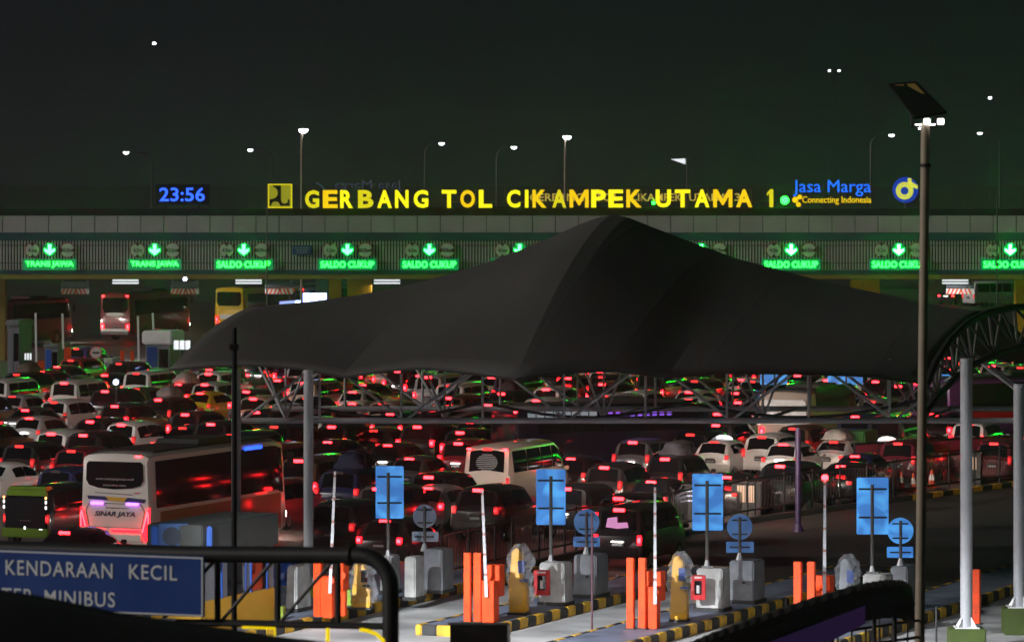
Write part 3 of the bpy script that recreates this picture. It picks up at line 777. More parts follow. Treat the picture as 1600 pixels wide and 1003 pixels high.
def ticket_machine(i, px, ytop, ybase, w_px, plain=False):
    p, s = dims(px, ybase); h = (ybase - ytop) / s; wd = w_px / s
    t = thing('ticket_machine', 'amber ticket machine wrapped in crumpled clear plastic, ' + WHERE[i], 'ticket machine', p, -TH * .5, 'wrapped ticket machines')
    m = MB()
    m.prism([(-wd * .5, .06), (wd * .5, .06), (wd * .48, h * .42), (wd * .22, h * .47), (wd * .24, h * .88), (-wd * .05, h * .98), (-wd * .34, h * .93), (-wd * .46, h * .45)], -.20, .20)
    m.build('housing', 'grey_paint' if plain else 'amber_body', t, bevel=.03)
    m = MB(); m.box((0, 0, .03), (wd * 1.1, .46, .06)); m.build('foot', 'black', t)
    m = MB(); m.box((wd * .20, -.2, h * .70), (.18, .05, .34)); m.box((wd * .28, -.12, h * .5), (.2, .2, .05)); m.build('screen', 'screen_blue' if i else 'black_gloss', t, bevel=.01)
    rnd = random.Random(40 + i)
    m = MB(); n, rows = 18, 14; vs, fs = [], []
    for r_ in range(rows):
        z = h * (.14 + .88 * r_ / (rows - 1)); sh = 1.0 if r_ < rows - 3 else (.92, .72, .40)[r_ - rows + 3]
        cx = wd * (.05 if r_ < 6 else -.02 + .05 * (r_ - 6) / 3)
        for k in range(n):
            a = 2 * PI * k / n; rr = (1 + rnd.uniform(-.24, .24) + .12 * math.sin(3 * a + i)) * sh
            vs.append((cx + wd * .66 * rr * math.cos(a), .30 * rr * math.sin(a), z + rnd.uniform(-.03, .03)))
    for r_ in range(rows - 1):
        for k in range(n): fs.append((r_ * n + k, r_ * n + (k + 1) % n, (r_ + 1) * n + (k + 1) % n, (r_ + 1) * n + k))
    fs.append(tuple((rows - 1) * n + k for k in range(n)))
    m.add(vs, fs); m.build('plastic_cover', 'plastic_wrap', t)
ticket_machine(0, 566, 876, 951, 29)
ticket_machine(1, 811, 852, 959, 29)
ticket_machine(2, 1062, 864, 970, 27)
ticket_machine(3, 1324, 868, 972, 27, True)
def block(px0, px1, ytop, ybase, label, dep=1.0, mat='concrete', taper=.96, name='concrete_block', panel=False):
    px = (px0 + px1) / 2; p, s = dims(px, ybase); h = (ybase - ytop) / s; wd = (px1 - px0) / s
    k = wd / (math.cos(TH) + dep * 0 + 1e-6) - dep * math.tan(TH)
    k = max(k, .35)
    t = thing(name, label, 'concrete block', p + T * dep / 2, -TH, 'concrete blocks on the toll islands')
    m = MB(); m.box((0, 0, h / 2), (k, dep, h), 0, None, taper); m.build('block', mat, t, bevel=.04)
    m = MB(); m.box((0, 0, .05), (k + .06, dep + .06, .1)); m.build('plinth', 'kerb_black', t, bevel=.01)
    if panel:
        m = MB(); m.disc((k * .1, -dep / 2 - .0, h * .5), .03, .12, 8); m.build('tie_hole', 'black', t)
    return t, p, s, h
block(436, 473, 884, 956, 'pale tapered concrete block beside the end of the grey booth', 1.0, taper=.86)
block(586, 618, 868, 928, 'pale concrete block behind the leftmost wrapped ticket machine', .7)
block(625, 655, 870, 938, 'pale concrete block with bluish side just right of the gantry corner', .7)
block(651, 700, 858, 927, 'large grey concrete block left of the orange post pair behind the dark board', .9, 'grey_paint')
block(834, 889, 879, 946, 'pale concrete block carrying the red box behind the dark board', .7)
block(885, 942, 867, 934, 'large grey concrete block behind the thin dark post', 1.0, 'grey_paint', panel=True)
block(1080, 1136, 888, 955, 'pale concrete block carrying the red box right of the thin dark post', .7)
block(1128, 1188, 876, 943, 'large grey concrete block under the bluish round sign back', 1.0, 'grey_paint', panel=True)
block(1340, 1392, 897, 962, 'pale concrete block showing above the corrugated walkway roof', .7)
block(1380, 1428, 885, 950, 'grey concrete block under the brightest round blue sign', 1.0, 'grey_paint')
def red_box(px0, px1, ytop, ybot, ybase, label):
    px = (px0 + px1) / 2; p, s = dims(px, ybase); z0, z1 = (ybase - ybot) / s, (ybase - ytop) / s; wd = (px1 - px0) / s
    t = thing('extinguisher_box', label, 'extinguisher box', p + Vector((0, -.16, z0)), -TH * .3, 'red extinguisher boxes')
    h = z1 - z0
    m = MB()
    m.box((0, .1, h / 2), (wd, .18, h)); m.box((-wd / 2 + .05, -.01, h / 2), (.10, .05, h - .004)); m.box((wd / 2 - .05, -.01, h / 2), (.10, .05, h - .004))
    m.box((0, -.01, .07), (wd - .2, .048, .138)); m.box((0, -.01, h - .07), (wd - .2, .048, .138)); m.build('case', 'red_paint', t, bevel=.012)
    m = MB(); m.box((0, .0, h / 2), (wd - .22, .03, h - .3)); m.build('window', 'glass', t)
    m = MB(); m.tube([(0, -.016, h * .28), (0, -.016, h * .6)], .045, 8); m.build('extinguisher', 'sign_white', t)
    m = MB(); m.box((0, -.037, h - .05), (wd * .5, .006, .05)); m.build('label_strip', 'sign_white', t)
red_box(834, 859, 890, 929, 948, 'red extinguisher box on the pale block left of the thin dark post')
red_box(1079, 1102, 898, 936, 957, 'red extinguisher box on the pale block beside the second wrapped machine')
def sign_back(x0, x1, y0, y1, pole_x, pole_y, ybase, mat, label):
    s = F / depth(ybase, ZI); d = depth(ybase, ZI); cx = (x0 + x1) / 2
    zb = H - (pole_y - YH) / s
    t = thing('rectangular_sign', label, 'road sign', ((pole_x - 800) / s, d + .5, zb), 0, 'blue rectangular signs seen from behind')
    z0, z1 = H - (y1 - YH) / s - zb, H - (y0 - YH) / s - zb; wd = (x1 - x0) / s; ox = (cx - pole_x) / s
    m = MB(); m.box((ox, .05, (z0 + z1) / 2), (wd, .05, z1 - z0)); m.build('sign_panel', mat, t, bevel=.02)
    m = MB(); m.tube([(0, -.05, 0), (0, -.05, z0 + (z1 - z0) * .88)], .05, 8); m.build('pole', 'dim_steel', t, smooth=True)
    m = MB()
    for f in (.30, .80): m.box((ox, .0, z0 + (z1 - z0) * f), (wd * .88, .045, .05))
    m.build('cross_bar', 'dark_metal', t)
    m = MB(); m.box((0, -.05, .02), (.3, .3, .04)); m.tube([(0, -.05, .04), (0, -.05, .2)], .09, 8, r1=.05); m.build('base_flange', 'steel', t)
sign_back(586, 630, 730, 812, 606, 872, 935, 'box_blue_sheen', 'tall blue sign back left of the round grey sign, leftmost of the tall ones')
sign_back(838, 884, 735, 822, 861, 880, 946, 'box_blue_sheen', 'tall blue sign back between the white minibus and the bluish grey round sign')
sign_back(1083, 1131, 742, 831, 1106, 888, 955, 'box_blue_sheen', 'tall blue sign back in front of the fence, beside the upright boom')
sign_back(1341, 1391, 748, 837, 1365, 897, 962, 'box_blue_sheen', 'tall blue sign back nearest the solar lamp pole')
def round_back(cx, cy, r, plate, ybot, ybase, mat, label):
    s = F / depth(ybase, ZI); d = depth(ybase, ZI); zb = H - (ybot - YH) / s
    t = thing('round_sign', label, 'road sign', ((cx - 800) / s, d + .4, zb), 0, 'round signs seen from behind')
    zc = H - (cy - YH) / s - zb
    m = MB(); m.disc((0, .05, zc), r / s, .05, 30); m.build('sign_disc', mat, t)
    x0, x1, y0, y1 = plate
    z0, z1 = H - (y1 - YH) / s - zb, H - (y0 - YH) / s - zb
    m = MB(); m.box((((x0 + x1) / 2 - cx) / s, .05, (z0 + z1) / 2), ((x1 - x0) / s, .04, z1 - z0)); m.build('plate', mat, t, bevel=.01)
    m = MB(); m.tube([(0, -.05, 0), (0, -.05, zc + r / s * .8)], .045, 8); m.build('pole', 'dim_steel', t, smooth=True)
    m = MB()
    for z, f in ((zc + r / s * .55, 1.2), (zc - r / s * .55, 1.2), ((z0 + z1) / 2, 1.6)): m.box((0, 0, z), (r / s * f, .04, .04))
    m.build('cross_bar', 'dark_metal', t)
    m = MB(); m.tube([(0, -.05, .0), (0, -.05, .22)], .13, 8, r1=.05); m.build('base_flange', 'steel', t)
round_back(663, 808, 18.5, (643, 685, 832, 848), 862, 927, 'sign_grey_back', 'unlit grey round sign back with plate, leftmost round sign')
round_back(917, 817, 20, (896, 938, 840, 856), 868, 934, 'box_dim_sheen', 'dim bluish grey round sign back with plate beside the thin dark post')
round_back(1157, 825, 20, (1136, 1179, 848, 865), 877, 943, 'box_dim_sheen', 'bluish round sign back with plate right of the upright boom')
round_back(1409, 831, 20.5, (1388, 1429, 856, 873), 886, 950, 'box_blue_sheen', 'bright blue round sign back with plate beside the solar lamp pole')
# lime kerb stones
for px0, px1, y0, y1, lab in ((531, 553, 922, 946, 'small lime green concrete stone left of the leftmost wrapped ticket machine'), (437, 443, 948, 970, 'narrow lime green stone at the end of the grey booth')):
    p, s = dims((px0 + px1) / 2, y1); m = MB(); hh = (y1 - y0) / s; ww = (px1 - px0) / s
    m.box((0, 0, hh / 2), (ww, .4, hh)); o = m.build('painted_stone', 'lime', bevel=.02, loc=p + Vector((0, .3, 0)), rz=-TH * .4); tag(o, lab, 'painted stone', 'lime green stones')

# toll booth at the left
bp = G(431, 972, .2); s = F / bp.y
bt = thing('toll_booth', 'grey toll booth with pale roof slab and yellow lower walls behind the blue sign', 'toll booth', bp, -TH)
BL, BW, BH = 4.6, 1.5, 2.95                             # local: x right (0 = right side), y along lane (far end at bp)
m = MB(); m.box((-BW / 2, -BL / 2, BH - .42), (BW + .12, BL + .12, .84)); m.build('roof_slab', 'booth_roof', bt, bevel=.03)
m = MB(); m.box((-BW / 2, -BL / 2, (BH - .84 + .95) / 2), (BW - .1, BL - .1, BH - .84 - .95)); wl = m.build('upper_wall', 'booth_wall', bt)
m = MB(); m.box((-BW / 2, -BL / 2, .475), (BW - .04, BL - .04, .95)); m.build('lower_wall', 'booth_yellow', bt, bevel=.02)
m = MB()
for y, l in ((-1.0, .85), (-2.4, 1.1)): m.box((-.045, y, 1.5), (.03, l, 1.05))
m.build('window', 'glass', bt)
m = MB()
for y in (-.5, -1.5, -1.85, -3.3): m.box((-.035, y, 1.5), (.04, .05, 1.12))
m.build('window_frame', 'blue_panel', bt)
# booth roof cabinets and air conditioner, blue light painted into its casing
def P2L(px, py, d): return W(px, py, d)
for x0, x1, y0, y1, lab, mt in ((247, 296, 818, 849, 'air conditioner unit with painted-in blue light and round fan grille on the booth roof', 'ac_blue_light_tint'),
                                (302, 331, 822, 856, 'small blue cabinet right of the air conditioner on the booth roof', 'blue_panel'),
                                (236, 247, 822, 846, 'narrow blue panel left of the air conditioner on the booth roof', 'blue_panel')):
    d = bp.y - 4.1; p0, p1 = W(x0, y1 + 20, d), W(x1, y0, d)
    t = thing('roof_unit', lab, 'air conditioner' if mt == 'ac_blue_light_tint' else 'cabinet', ((p0.x + p1.x) / 2, d, p0.z), 0)
    wd, h = p1.x - p0.x, p1.z - p0.z
    m = MB(); m.box((0, .2, h / 2), (wd, .4, h)); m.build('casing', mt, t, bevel=.03)
    if mt == 'ac_blue_light_tint':
        m = MB(); m.disc((-.05, -.004, h * .62), .24, .03, 24); fn = m.build('fan_grille', 'ac_grille', t)
        m = MB()
        for k in range(5): m.tube([(-.05 + (.05 + .045 * k) * math.cos(R(a)), -.024, h * .62 + (.05 + .045 * k) * math.sin(R(a))) for a in range(0, 361, 20)], .006, 4)
        m.build('grille_wire', 'black', fn)
    else:
        m = MB(); m.box((0, -.01, h * .5), (wd * .8, .02, h * .8)); m.build('front_panel', 'blue_panel', t)
# tall blue post panel beside the booth
p, s = G(322, 930, .9), F / depth(930, .9)
m = MB(); m.box((0, 0, 0.55), (.14, .14, 1.1)); m.box((0, -.0, 1.12), (.2, .2, .05))
tag(m.build('blue_post', 'blue_panel', loc=(p.x, p.y - 1.5, p.z - .9), bevel=.01), 'blue upright post between the blue sign edge and the grey booth', 'post')
# crumpled blue tarp bundle on the island next to the booth
p = G(452, 880, .9)
rnd = random.Random(5); m = MB(); n, rows = 14, 7; vs, fs = [], []
for r_ in range(rows):
    f = r_ / (rows - 1)
    for k in range(n):
        a = 2 * PI * k / n; rr = math.cos(f * PI / 2 * .95) * rnd.uniform(.8, 1.15) + .02
        vs.append((.75 * rr * math.cos(a), .5 * rr * math.sin(a), .9 * f * rnd.uniform(.85, 1.1)))
for r_ in range(rows - 1):
    for k in range(n): fs.append((r_ * n + k, r_ * n + (k + 1) % n, (r_ + 1) * n + (k + 1) % n, (r_ + 1) * n + k))
m.add(vs, fs)
o = m.build('tarp_bundle', 'sign_blue', loc=(p.x, p.y, .2)); tag(o, 'crumpled dark blue tarp heap just left of the lime-footed pale column', 'tarp')

# ================================================================== FOREGROUND
# gantry with the blue direction sign, square to the lanes
DGN = 66.0
ga = thing('sign_gantry', 'dark pipe gantry with diagonal bracing carrying the blue direction sign', 'gantry', W(620, 868, DGN), -TH)
sg = F / DGN
def gl(px, py, v=0.0):                              # gantry local point (x along the gantry, z up) seen at a pixel
    o = W(620, 868, DGN); k = (px - 800) / F
    # ray x = k*y meets the line o + N*u
    u = (k * (o.y + T.y * v) - o.x - T.x * v) / (N.x - k * N.y)
    y = o.y + N.y * u + T.y * v
    return Vector((u, v, H - (py - YH) / F * y - o.z))
r = .125
pts = [gl(-420, 832), gl(0, 857), gl(300, 865.5), gl(545, 867)]
m = MB(); m.tube(pts, r, 14)
m.build('top_pipe', 'dark_metal', ga, smooth=True)
b0 = gl(545, 867); c = Vector((gl(620, 868).x - .1, 0, b0.z))
bend = [b0] + [Vector((c.x - .46 + .46 * math.sin(R(a)), 0, c.z - .46 + .46 * math.cos(R(a)))) for a in range(0, 91, 15)]
bend += [Vector((bend[-1].x, 0, bend[-1].z - 3.0)), Vector((bend[-1].x, 0, -W(620, 868, DGN).z))]
m = MB(); m.tube(bend, .122, 14); m.tube([b0 + Vector((-.04, 0, 0)), b0 + Vector((.05, 0, 0))], .155, 14); m.build('end_post', 'dark_metal', ga, smooth=True)
lo = [gl(-420, 985), gl(0, 978), gl(620, 973)]
m = MB(); m.tube([gl(-420, 930 + 40), gl(320, 972), gl(600, 978)], .055, 8); m.build('lower_chord', 'dark_metal', ga)
m = MB()
for x in (434, 528, 340): m.tube([gl(x, 872), gl(x, 972)], .045, 8)
for (xa_, ya, xb_, yb) in ((430, 872, 344, 972), (524, 872, 437, 972), (338, 872, 250, 972)): m.tube([gl(xa_, ya), gl(xb_, yb)], .028, 7)
m.build('brace', 'dark_metal', ga)
sgn = MB(); z1, z0 = gl(320, 869, -.2).z, gl(320, 964, -.2).z; x1, x0 = gl(320, 900, -.2).x, gl(-400, 900, -.2).x
sb = sgn.box(((x0 + x1) / 2, -.20, (z0 + z1) / 2), (x1 - x0, .05, z1 - z0)).build('sign_panel', 'sign_blue', ga, bevel=.015)
m = MB(); zc = (z0 + z1) / 2
for (cx, cz, sx, sz_) in (((x0 + x1) / 2, z1 - .025, x1 - x0 - .03, .022), ((x0 + x1) / 2, z0 + .025, x1 - x0 - .03, .022), (x1 - .03, zc, .022, z1 - z0 - .07)):
    m.box((cx, -.228, cz), (sx, .006, sz_))
m.build('sign_border', 'sign_letter', sb)
def gtext(s_, xa_, xb_, y0, y1):
    a_, b_ = gl(xa_, y1, -.23), gl(xb_, y1, -.23)
    zt = gl(xa_, y0, -.23).z - gl(xa_, y1, -.23).z
    link('lettering', text_mesh(s_, zt, b_.x - a_.x, 0.006, .006, 'sign_letter', space=1.12), sb, a_ + Vector((0, 0, 0)))
gtext('KENDARAAN', 9, 176, 874, 897)
gtext('KECIL', 202, 277, 881, 904)
gtext('TER', 3, 52, 918, 940)
gtext('MINIBUS', 70, 180, 921, 944)
m = MB(); m.box((gl(272, 966).x, -.2, gl(272, 966).z), (.25, .04, .05)); m.build('sign_bracket', 'steel', ga)

# dark fabric roof edge at the very bottom left
DB = 48.0
m = MB(); vs, fs = [], []
prof = [(-160, 915), (0, 921), (60, 930), (120, 942), (190, 957), (260, 967), (340, 979), (430, 993), (520, 1003), (600, 1012), (700, 1030)]
ncol = 9
for px, py in prof:
    for k in range(ncol):
        f = k / (ncol - 1)
        p = W(px, py, DB); vs.append((p.x, DB - 6 * f, p.z - .05 * f - .9 * f * f + .06 * math.sin(f * 2)))
for i in range(len(prof) - 1):
    for k in range(ncol - 1): fs.append((i * ncol + k, (i + 1) * ncol + k, (i + 1) * ncol + k + 1, i * ncol + k + 1))
fr = thing('fabric_roof', 'dark sloping fabric roof edge in the bottom left corner below the blue sign', 'canopy', (0, 0, 0))
m.add(vs, fs); fo = m.build('fabric', 'dark_fabric', fr, smooth=True); sm = fo.modifiers.new('thickness', 'SOLIDIFY'); sm.thickness = .05
p = W(-60, 920, DB); q = W(560, 1010, DB)
m = MB(); m.tube([(p.x, DB - 3, 0), (p.x, DB - 3, p.z - .3)], .08, 8); m.tube([(q.x, DB - 2, 0), (q.x, DB - 2, q.z - .35)], .08, 8); m.build('support_post', 'dark_metal', fr)
# lit yellow tube outline behind it
DY = 60.0
yt = thing('yellow_handrail', 'lit yellow tube handrail peeking above the dark roof at the bottom', 'handrail', W(430, 1010, DY))
def yl(px, py): return W(px, py, DY) - W(430, 1010, DY)
m = MB()
m.tube([yl(378, 979.5), yl(429.5, 981), yl(429.5, 1010)], .016, 6); m.build('tube', 'tube_yellow', yt)
m = MB(); m.tube([yl(512, 981), yl(512, 1010)], .03, 6); m.build('tube', 'tube_yellow', yt)
m = MB()
m.tube([yl(562, 983), yl(575, 985), yl(588, 990), yl(598, 999), yl(602, 1012)], .024, 6)
m.build('tube', 'tube_yellow', yt, smooth=True)
m = MB(); zz = -W(430, 1010, DY).z
for px in (429.5, 512, 602): m.tube([yl(px, 1008), Vector((yl(px, 1008).x, 0, zz))], .035, 6)
m.build('post', 'dark_metal', yt)
# dark board with a pale edge
DK = 80.0
p0, p1 = W(700, 1040, DK), W(797, 975, DK)
kb = thing('dark_board', 'black rectangular board with one pale edge at the bottom centre', 'board', ((p0.x + p1.x) / 2, DK, p0.z))
wd, h = p1.x - p0.x, p1.z - p0.z
m = MB(); m.box((0, 0, h / 2), (wd - .08, .12, h)); m.build('panel', 'black', kb)
m = MB(); m.box((wd / 2 - .02, 0, h / 2), (.05, .16, h)); m.box((-.02, 0, h + .012), (wd - .04, .16, .03), 1); m.build('edge_trim', ['white_paint', 'steel'], kb)
m = MB(); m.tube([(-.2, .1, -p0.z), (-.2, .1, 0.3)], .06, 8); m.tube([(.3, .1, -p0.z), (.3, .1, 0.3)], .06, 8); m.build('post', 'dark_metal', kb)
# thin poles
p = W(366, 512, 75.0)
t = thing('dark_pole', 'tall black pole standing before the pale column on the left', 'pole', (p.x, 75, 0))
m = MB(); m.tube([(0, 0, 0), (0, 0, p.z - .5), (0, 0, p.z - .05), (0, 0, p.z)], .05, 10, r1=.045); m.build('shaft', 'black', t, smooth=True)
m = MB(); m.box((0, 0, p.z - .32), (.15, .15, .1)); m.box((0, 0, .02), (.3, .3, .04)); m.build('collar', 'black', t)
p = G(925, 997, 0.0)
t = thing('thin_post', 'thin dark maroon post with small foot standing on the concrete lane', 'post', p)
m = MB(); m.tube([(0, 0, 0), (0, 0, (997 - 800) / (F / p.y))], .03, 8); m.build('shaft', 'maroon_pole', t, smooth=True)
m = MB(); m.tube([(0, 0, 0), (0, 0, .16)], .1, 8, r1=.04); m.build('foot', 'maroon_pole', t)
p = G(1247, 830, 0.0)
t = thing('purple_post', 'steel post tinted with painted-in purple light, rising to the truss beside the fence', 'post', p)
m = MB(); m.tube([(0, 0, 0), (0, 0, (830 - 668) / (F / p.y))], .10, 10); m.build('shaft', 'purple_light_tint', t, smooth=True)
m = MB(); m.tube([(0, 0, 0), (0, 0, .25)], .22, 10, r1=.11); m.build('foot', 'purple_light_tint', t)
# solar lamp
DS = 92.0
ss = F / DS
pt, pbm = W(1446, 192, DS), W(1437, 1003, DS)
lean = (pt.x - pbm.x) / (pt.z - pbm.z)
sl = thing('solar_lamp', 'tall solar street lamp with tilted panel and two lit white heads', 'street lamp', (pbm.x - lean * pbm.z, DS, 0))
def sx(px, py, dy=0.0): return W(px, py, DS) - Vector((sl.location.x, DS, 0)) + Vector((0, dy, 0))
m = MB(); q = sx(1446, 192); m.tube([(0, 0, 0), q * .5, q], .105, 14, r1=.092); m.build('pole', 'pole_beige', sl, smooth=True)
m = MB(); m.tube([sx(1424, 197), sx(1475, 195)], .035, 8); m.tube([sx(1445.6, 256), sx(1445.6, 261)], .12, 12)
m.build('bracket', 'solar_frame', sl)
m = MB(); m.tube([sx(1424, 197), sx(1424.5, 160, .25)], .025, 6); m.build('brace', 'solar_frame', sl)
# panel: four corners seen from below, tipped back
A_, B_, C_, D__ = sx(1391, 130, .55), sx(1438, 126.5, .75), sx(1477, 175, -.35), sx(1425, 184, -.55)
nrm = (B_ - A_).cross(D__ - A_).normalized()
m = MB(); m.add([A_, B_, C_, D__, A_ + nrm * .05, B_ + nrm * .05, C_ + nrm * .05, D__ + nrm * .05], [(0, 1, 2, 3), (7, 6, 5, 4), (0, 4, 5, 1), (1, 5, 6, 2), (2, 6, 7, 3), (3, 7, 4, 0)])
sp_ = m.build('solar_panel', 'solar_frame', sl)
m = MB()
def bl(u, v): return (A_ * (1 - u) + B_ * u) * (1 - v) + (D__ * (1 - u) + C_ * u) * v
sgnn = -1 if nrm.z > 0 else 1
for off in (-.004, .054):
    for u0, u1 in ((.18, .47), (.58, .86)):
        for v0, v1 in ((.06, .55), (.60, .66)):
            m.add([bl(u0, v0) + nrm * off, bl(u1, v0) + nrm * off, bl(u1, v1) + nrm * off, bl(u0, v1) + nrm * off], [(0, 1, 2, 3)])
m.build('panel_backing', 'solar_cell', sp_)
m = MB(); m.tube([sx(1446, 190), bl(.5, .6)], .04, 8); m.build('panel_arm', 'solar_frame', sl)
for px in (1447.5, 1469):
    c_ = sx(px, 190.5, -.12)
    m = MB(); m.box(c_ + Vector((0, .1, .02)), (.17, .14, .17)); hd = m.build('lamp_head', 'solar_frame', sl, bevel=.01)
    m = MB(); m.box(c_, (.14, .06, .13)); m.box(c_ + Vector((-.17, .05, -.06)), (.16, .05, .03)); m.build('lens', 'lamp_head_white', hd, bevel=.02)
def beam_blocker(parent, c, rr, ang, top):              # added half-round blocker that keeps the beam off the canopy
    c = Vector(c) - Vector(parent.location); m = MB(); vs = []; n = 20; zb = -rr * math.tan(R(ang))
    for k in range(n + 1):
        a = PI * (-.15 + 1.3 * k / n)
        for r_ in (rr, rr * 1.06):
            for z in (zb, top): vs.append(c + Vector((r_ * math.cos(a), r_ * math.sin(a), z)))
    fs = []
    for k in range(n):
        i = k * 4; j = i + 4
        fs += [(i, j, j + 1, i + 1), (i + 2, i + 3, j + 3, j + 2), (i, i + 2, j + 2, j), (i + 1, j + 1, j + 3, i + 3)]
    m.add(vs, fs); m.build('beam_blocker', 'solar_frame', parent)
beam_blocker(sl, (pt.x - .05, DS + .30, pt.z - .1), .09, 18.5, .03)
spot('lamp_beam', sl, (pt.x - .05, DS + .30, pt.z - .1), (pt.x - 5.0, 119, 0), 6000, 70, (0.97, 0.98, 1.0), .5, .006)
spot('lamp_downlight', sl, (pt.x - .0, DS - .35, pt.z - .1), (pt.x - .1, DS - .1, 6.0), 5, 40, (1.0, 0.86, .68), .9, .08)
# unseen mast added left of the frame to light islands and queue
ml = thing('street_lamp', 'added unseen lamp mast outside the left edge of the picture', 'street lamp', (-15.5, 88, 0))
m = MB(); m.tube([(0, 0, 0), (0, 0, 11.6), (.5, .5, 12.4), (1.6, 1.6, 12.7)], .11, 10, r1=.07); m.build('pole', 'pole_beige', ml, smooth=True)
m = MB(); m.box((1.9, 1.9, 12.7), (.9, .5, .14)); m.build('lamp_head', 'steel', ml, bevel=.03)
m = MB(); m.box((1.9, 1.9, 12.61), (.7, .4, .05)); m.build('lens', 'lamp_white', ml)
spot('lamp_beam', ml, (-13.6, 90, 12.55), (5.0, 121, 0), 122000, 43, (0.93, 0.96, 1.0), .7, .02)
beam_blocker(ml, (-13.6, 90, 12.55), .40, 16.5, .06)
spot('lamp_beam', ml, (-14.0, 90.6, 12.45), (-23.0, 205, 0), 110000, 15, (1.0, 0.92, 0.84), .8)  # added beam that brightens the far left cars
spot('lamp_beam', ml, (-13.8, 90.4, 12.5), (-12.3, 152, 1.0), 20000, 13, (1.0, 0.93, 0.86), .8)  # added beam that brightens the left coach

# unseen lamp added left of the frame to brighten the direction sign
ol = thing('street_lamp', 'added unseen sign-lighting lamp outside the left edge of the picture', 'street lamp', (-9.5, 36, 0), 0)
m = MB(); m.tube([(0, 0, 0), (0, 0, 12.4), (.3, .3, 12.8), (.9, .9, 12.9)], .09, 8, r1=.06); m.build('pole', 'pole_beige', ol, smooth=True)
m = MB(); m.box((1.0, 1.0, 12.9), (.6, .4, .12)); m.build('lamp_head', 'steel', ol, bevel=.03)
spot('lamp_beam', ol, (-8.5, 37.1, 12.75), (-4.6, 64, 6.6), 450, 22, (1.0, .95, .88), .8)

# covered walkway at the bottom right: corrugated arched roof
DW = 84.0
wk = thing('covered_walkway', 'dark corrugated arched walkway roof with painted-in purple glow in the bottom right', 'walkway', (0, 0, 0))
top = [(1060, 1012), (1110, 990), (1180, 964), (1260, 937), (1340, 913), (1385, 906), (1412, 907), (1424, 916)]
vs, fs = [], []
nr = 10; ribs = 60
def wtop(f):
    x = f * (len(top) - 1); i = min(int(x), len(top) - 2); q = x - i
    return (top[i][0] + (top[i + 1][0] - top[i][0]) * q, top[i][1] + (top[i + 1][1] - top[i][1]) * q)
for i in range(ribs + 1):
    px, py = wtop(i / ribs); d = DW + (px - 1060) / 83 * 1.6
    p = W(px, py, d); bump = .02 * (i % 2)
    for k in range(nr + 1):
        a = R(-20 + 200 * k / nr)
        vs.append((p.x + .0, d + .75 * (1 - 0) - .75 * math.cos(a) * -1 - .75, p.z - .62 + (.62 + bump) * math.sin(a)))
for i in range(ribs):
    for k in range(nr): fs.append((i * (nr + 1) + k, (i + 1) * (nr + 1) + k, (i + 1) * (nr + 1) + k + 1, i * (nr + 1) + k + 1))
m = MB(); m.add(vs, fs); fo = m.build('roof', 'corrugated', wk); sm = fo.modifiers.new('thickness', 'SOLIDIFY'); sm.thickness = .03
def walk(y_off0, y_off1, x0, x1, mat, name, th=.15, dd=0.0):
    m = MB(); d0, d1 = DW + (x0 - 1060) / 83 * 1.6 + dd, DW + (x1 - 1060) / 83 * 1.6 + dd
    a0, a1 = W(x0, y_off0[0], d0), W(x0, y_off0[1], d0); b0_, b1_ = W(x1, y_off1[0], d1), W(x1, y_off1[1], d1)
    t_ = Vector((0, th, 0))
    m.add([a0, a1, b1_, b0_, a0 + t_, a1 + t_, b1_ + t_, b0_ + t_], [(0, 1, 2, 3), (7, 6, 5, 4), (0, 4, 5, 1), (1, 5, 6, 2), (2, 6, 7, 3), (3, 7, 4, 0)])
    return m.build(name, mat, wk)
walk((1012, 1060), (946, 974), 1180, 1352, 'purple_glow_panel', 'side_panel', .1, -.85)
m = MB()
for px in (1230, 1300, 1366, 1398):
    x_, y_ = wtop(min(1, (px - 1060) / 364)); d = DW + (px - 1060) / 83 * 1.6 + .6; p = W(px, 935, d)
    m.tube([(p.x, d, 0), (p.x, d, p.z)], .045, 8)
m.build('post', 'dark_metal', wk)
m = MB()
for dy in (0, 26): m.tube([W(1200, 1003 + dy, DW + 4), W(1440, 968 + dy, DW + 8)], .03, 6)
for k in range(12):
    f = k / 11; p = W(1200 + 240 * f, 1003 - 35 * f, DW + 4 + 4 * f); m.tube([(p.x, p.y, p.z - 1.1), p], .02, 5)
m.build('handrail', 'rail_dark', wk)
# small pale notice board beside the walkway
p0, p1 = W(1371, 957, 104), W(1397, 937, 104)
nb = thing('notice_board', 'small pale notice board on posts behind the walkway roof', 'notice board', ((p0.x + p1.x) / 2, 104, 0))
m = MB(); m.box((0, 0, (p0.z + p1.z) / 2), (p1.x - p0.x, .05, p1.z - p0.z)); m.box((-.25, -.02, (p0.z + p1.z) / 2), (.06, .05, p1.z - p0.z), 1); m.build('board', ['sign_white', 'black'], nb)
m = MB(); m.tube([(-.15, .04, 0), (-.15, .04, p0.z)], .025, 6); m.tube([(.15, .04, 0), (.15, .04, p0.z)], .025, 6); m.build('post', 'dark_metal', nb)
for px, yb, ht, lab in ((1463, 1010, 1.05, 'thin black railing post left of the green-footed column'), (1394, 1003, 1.25, 'thin black railing post under the walkway end')):
    p = G(px, yb, 0); m = MB(); m.tube([(0, 0, 0), (0, 0, ht)], .03, 6); m.tube([(0, 0, 0), (0, 0, .03)], .08, 8)
    tag(m.build('railing_post', 'black', loc=p), lab, 'post', 'black railing posts')

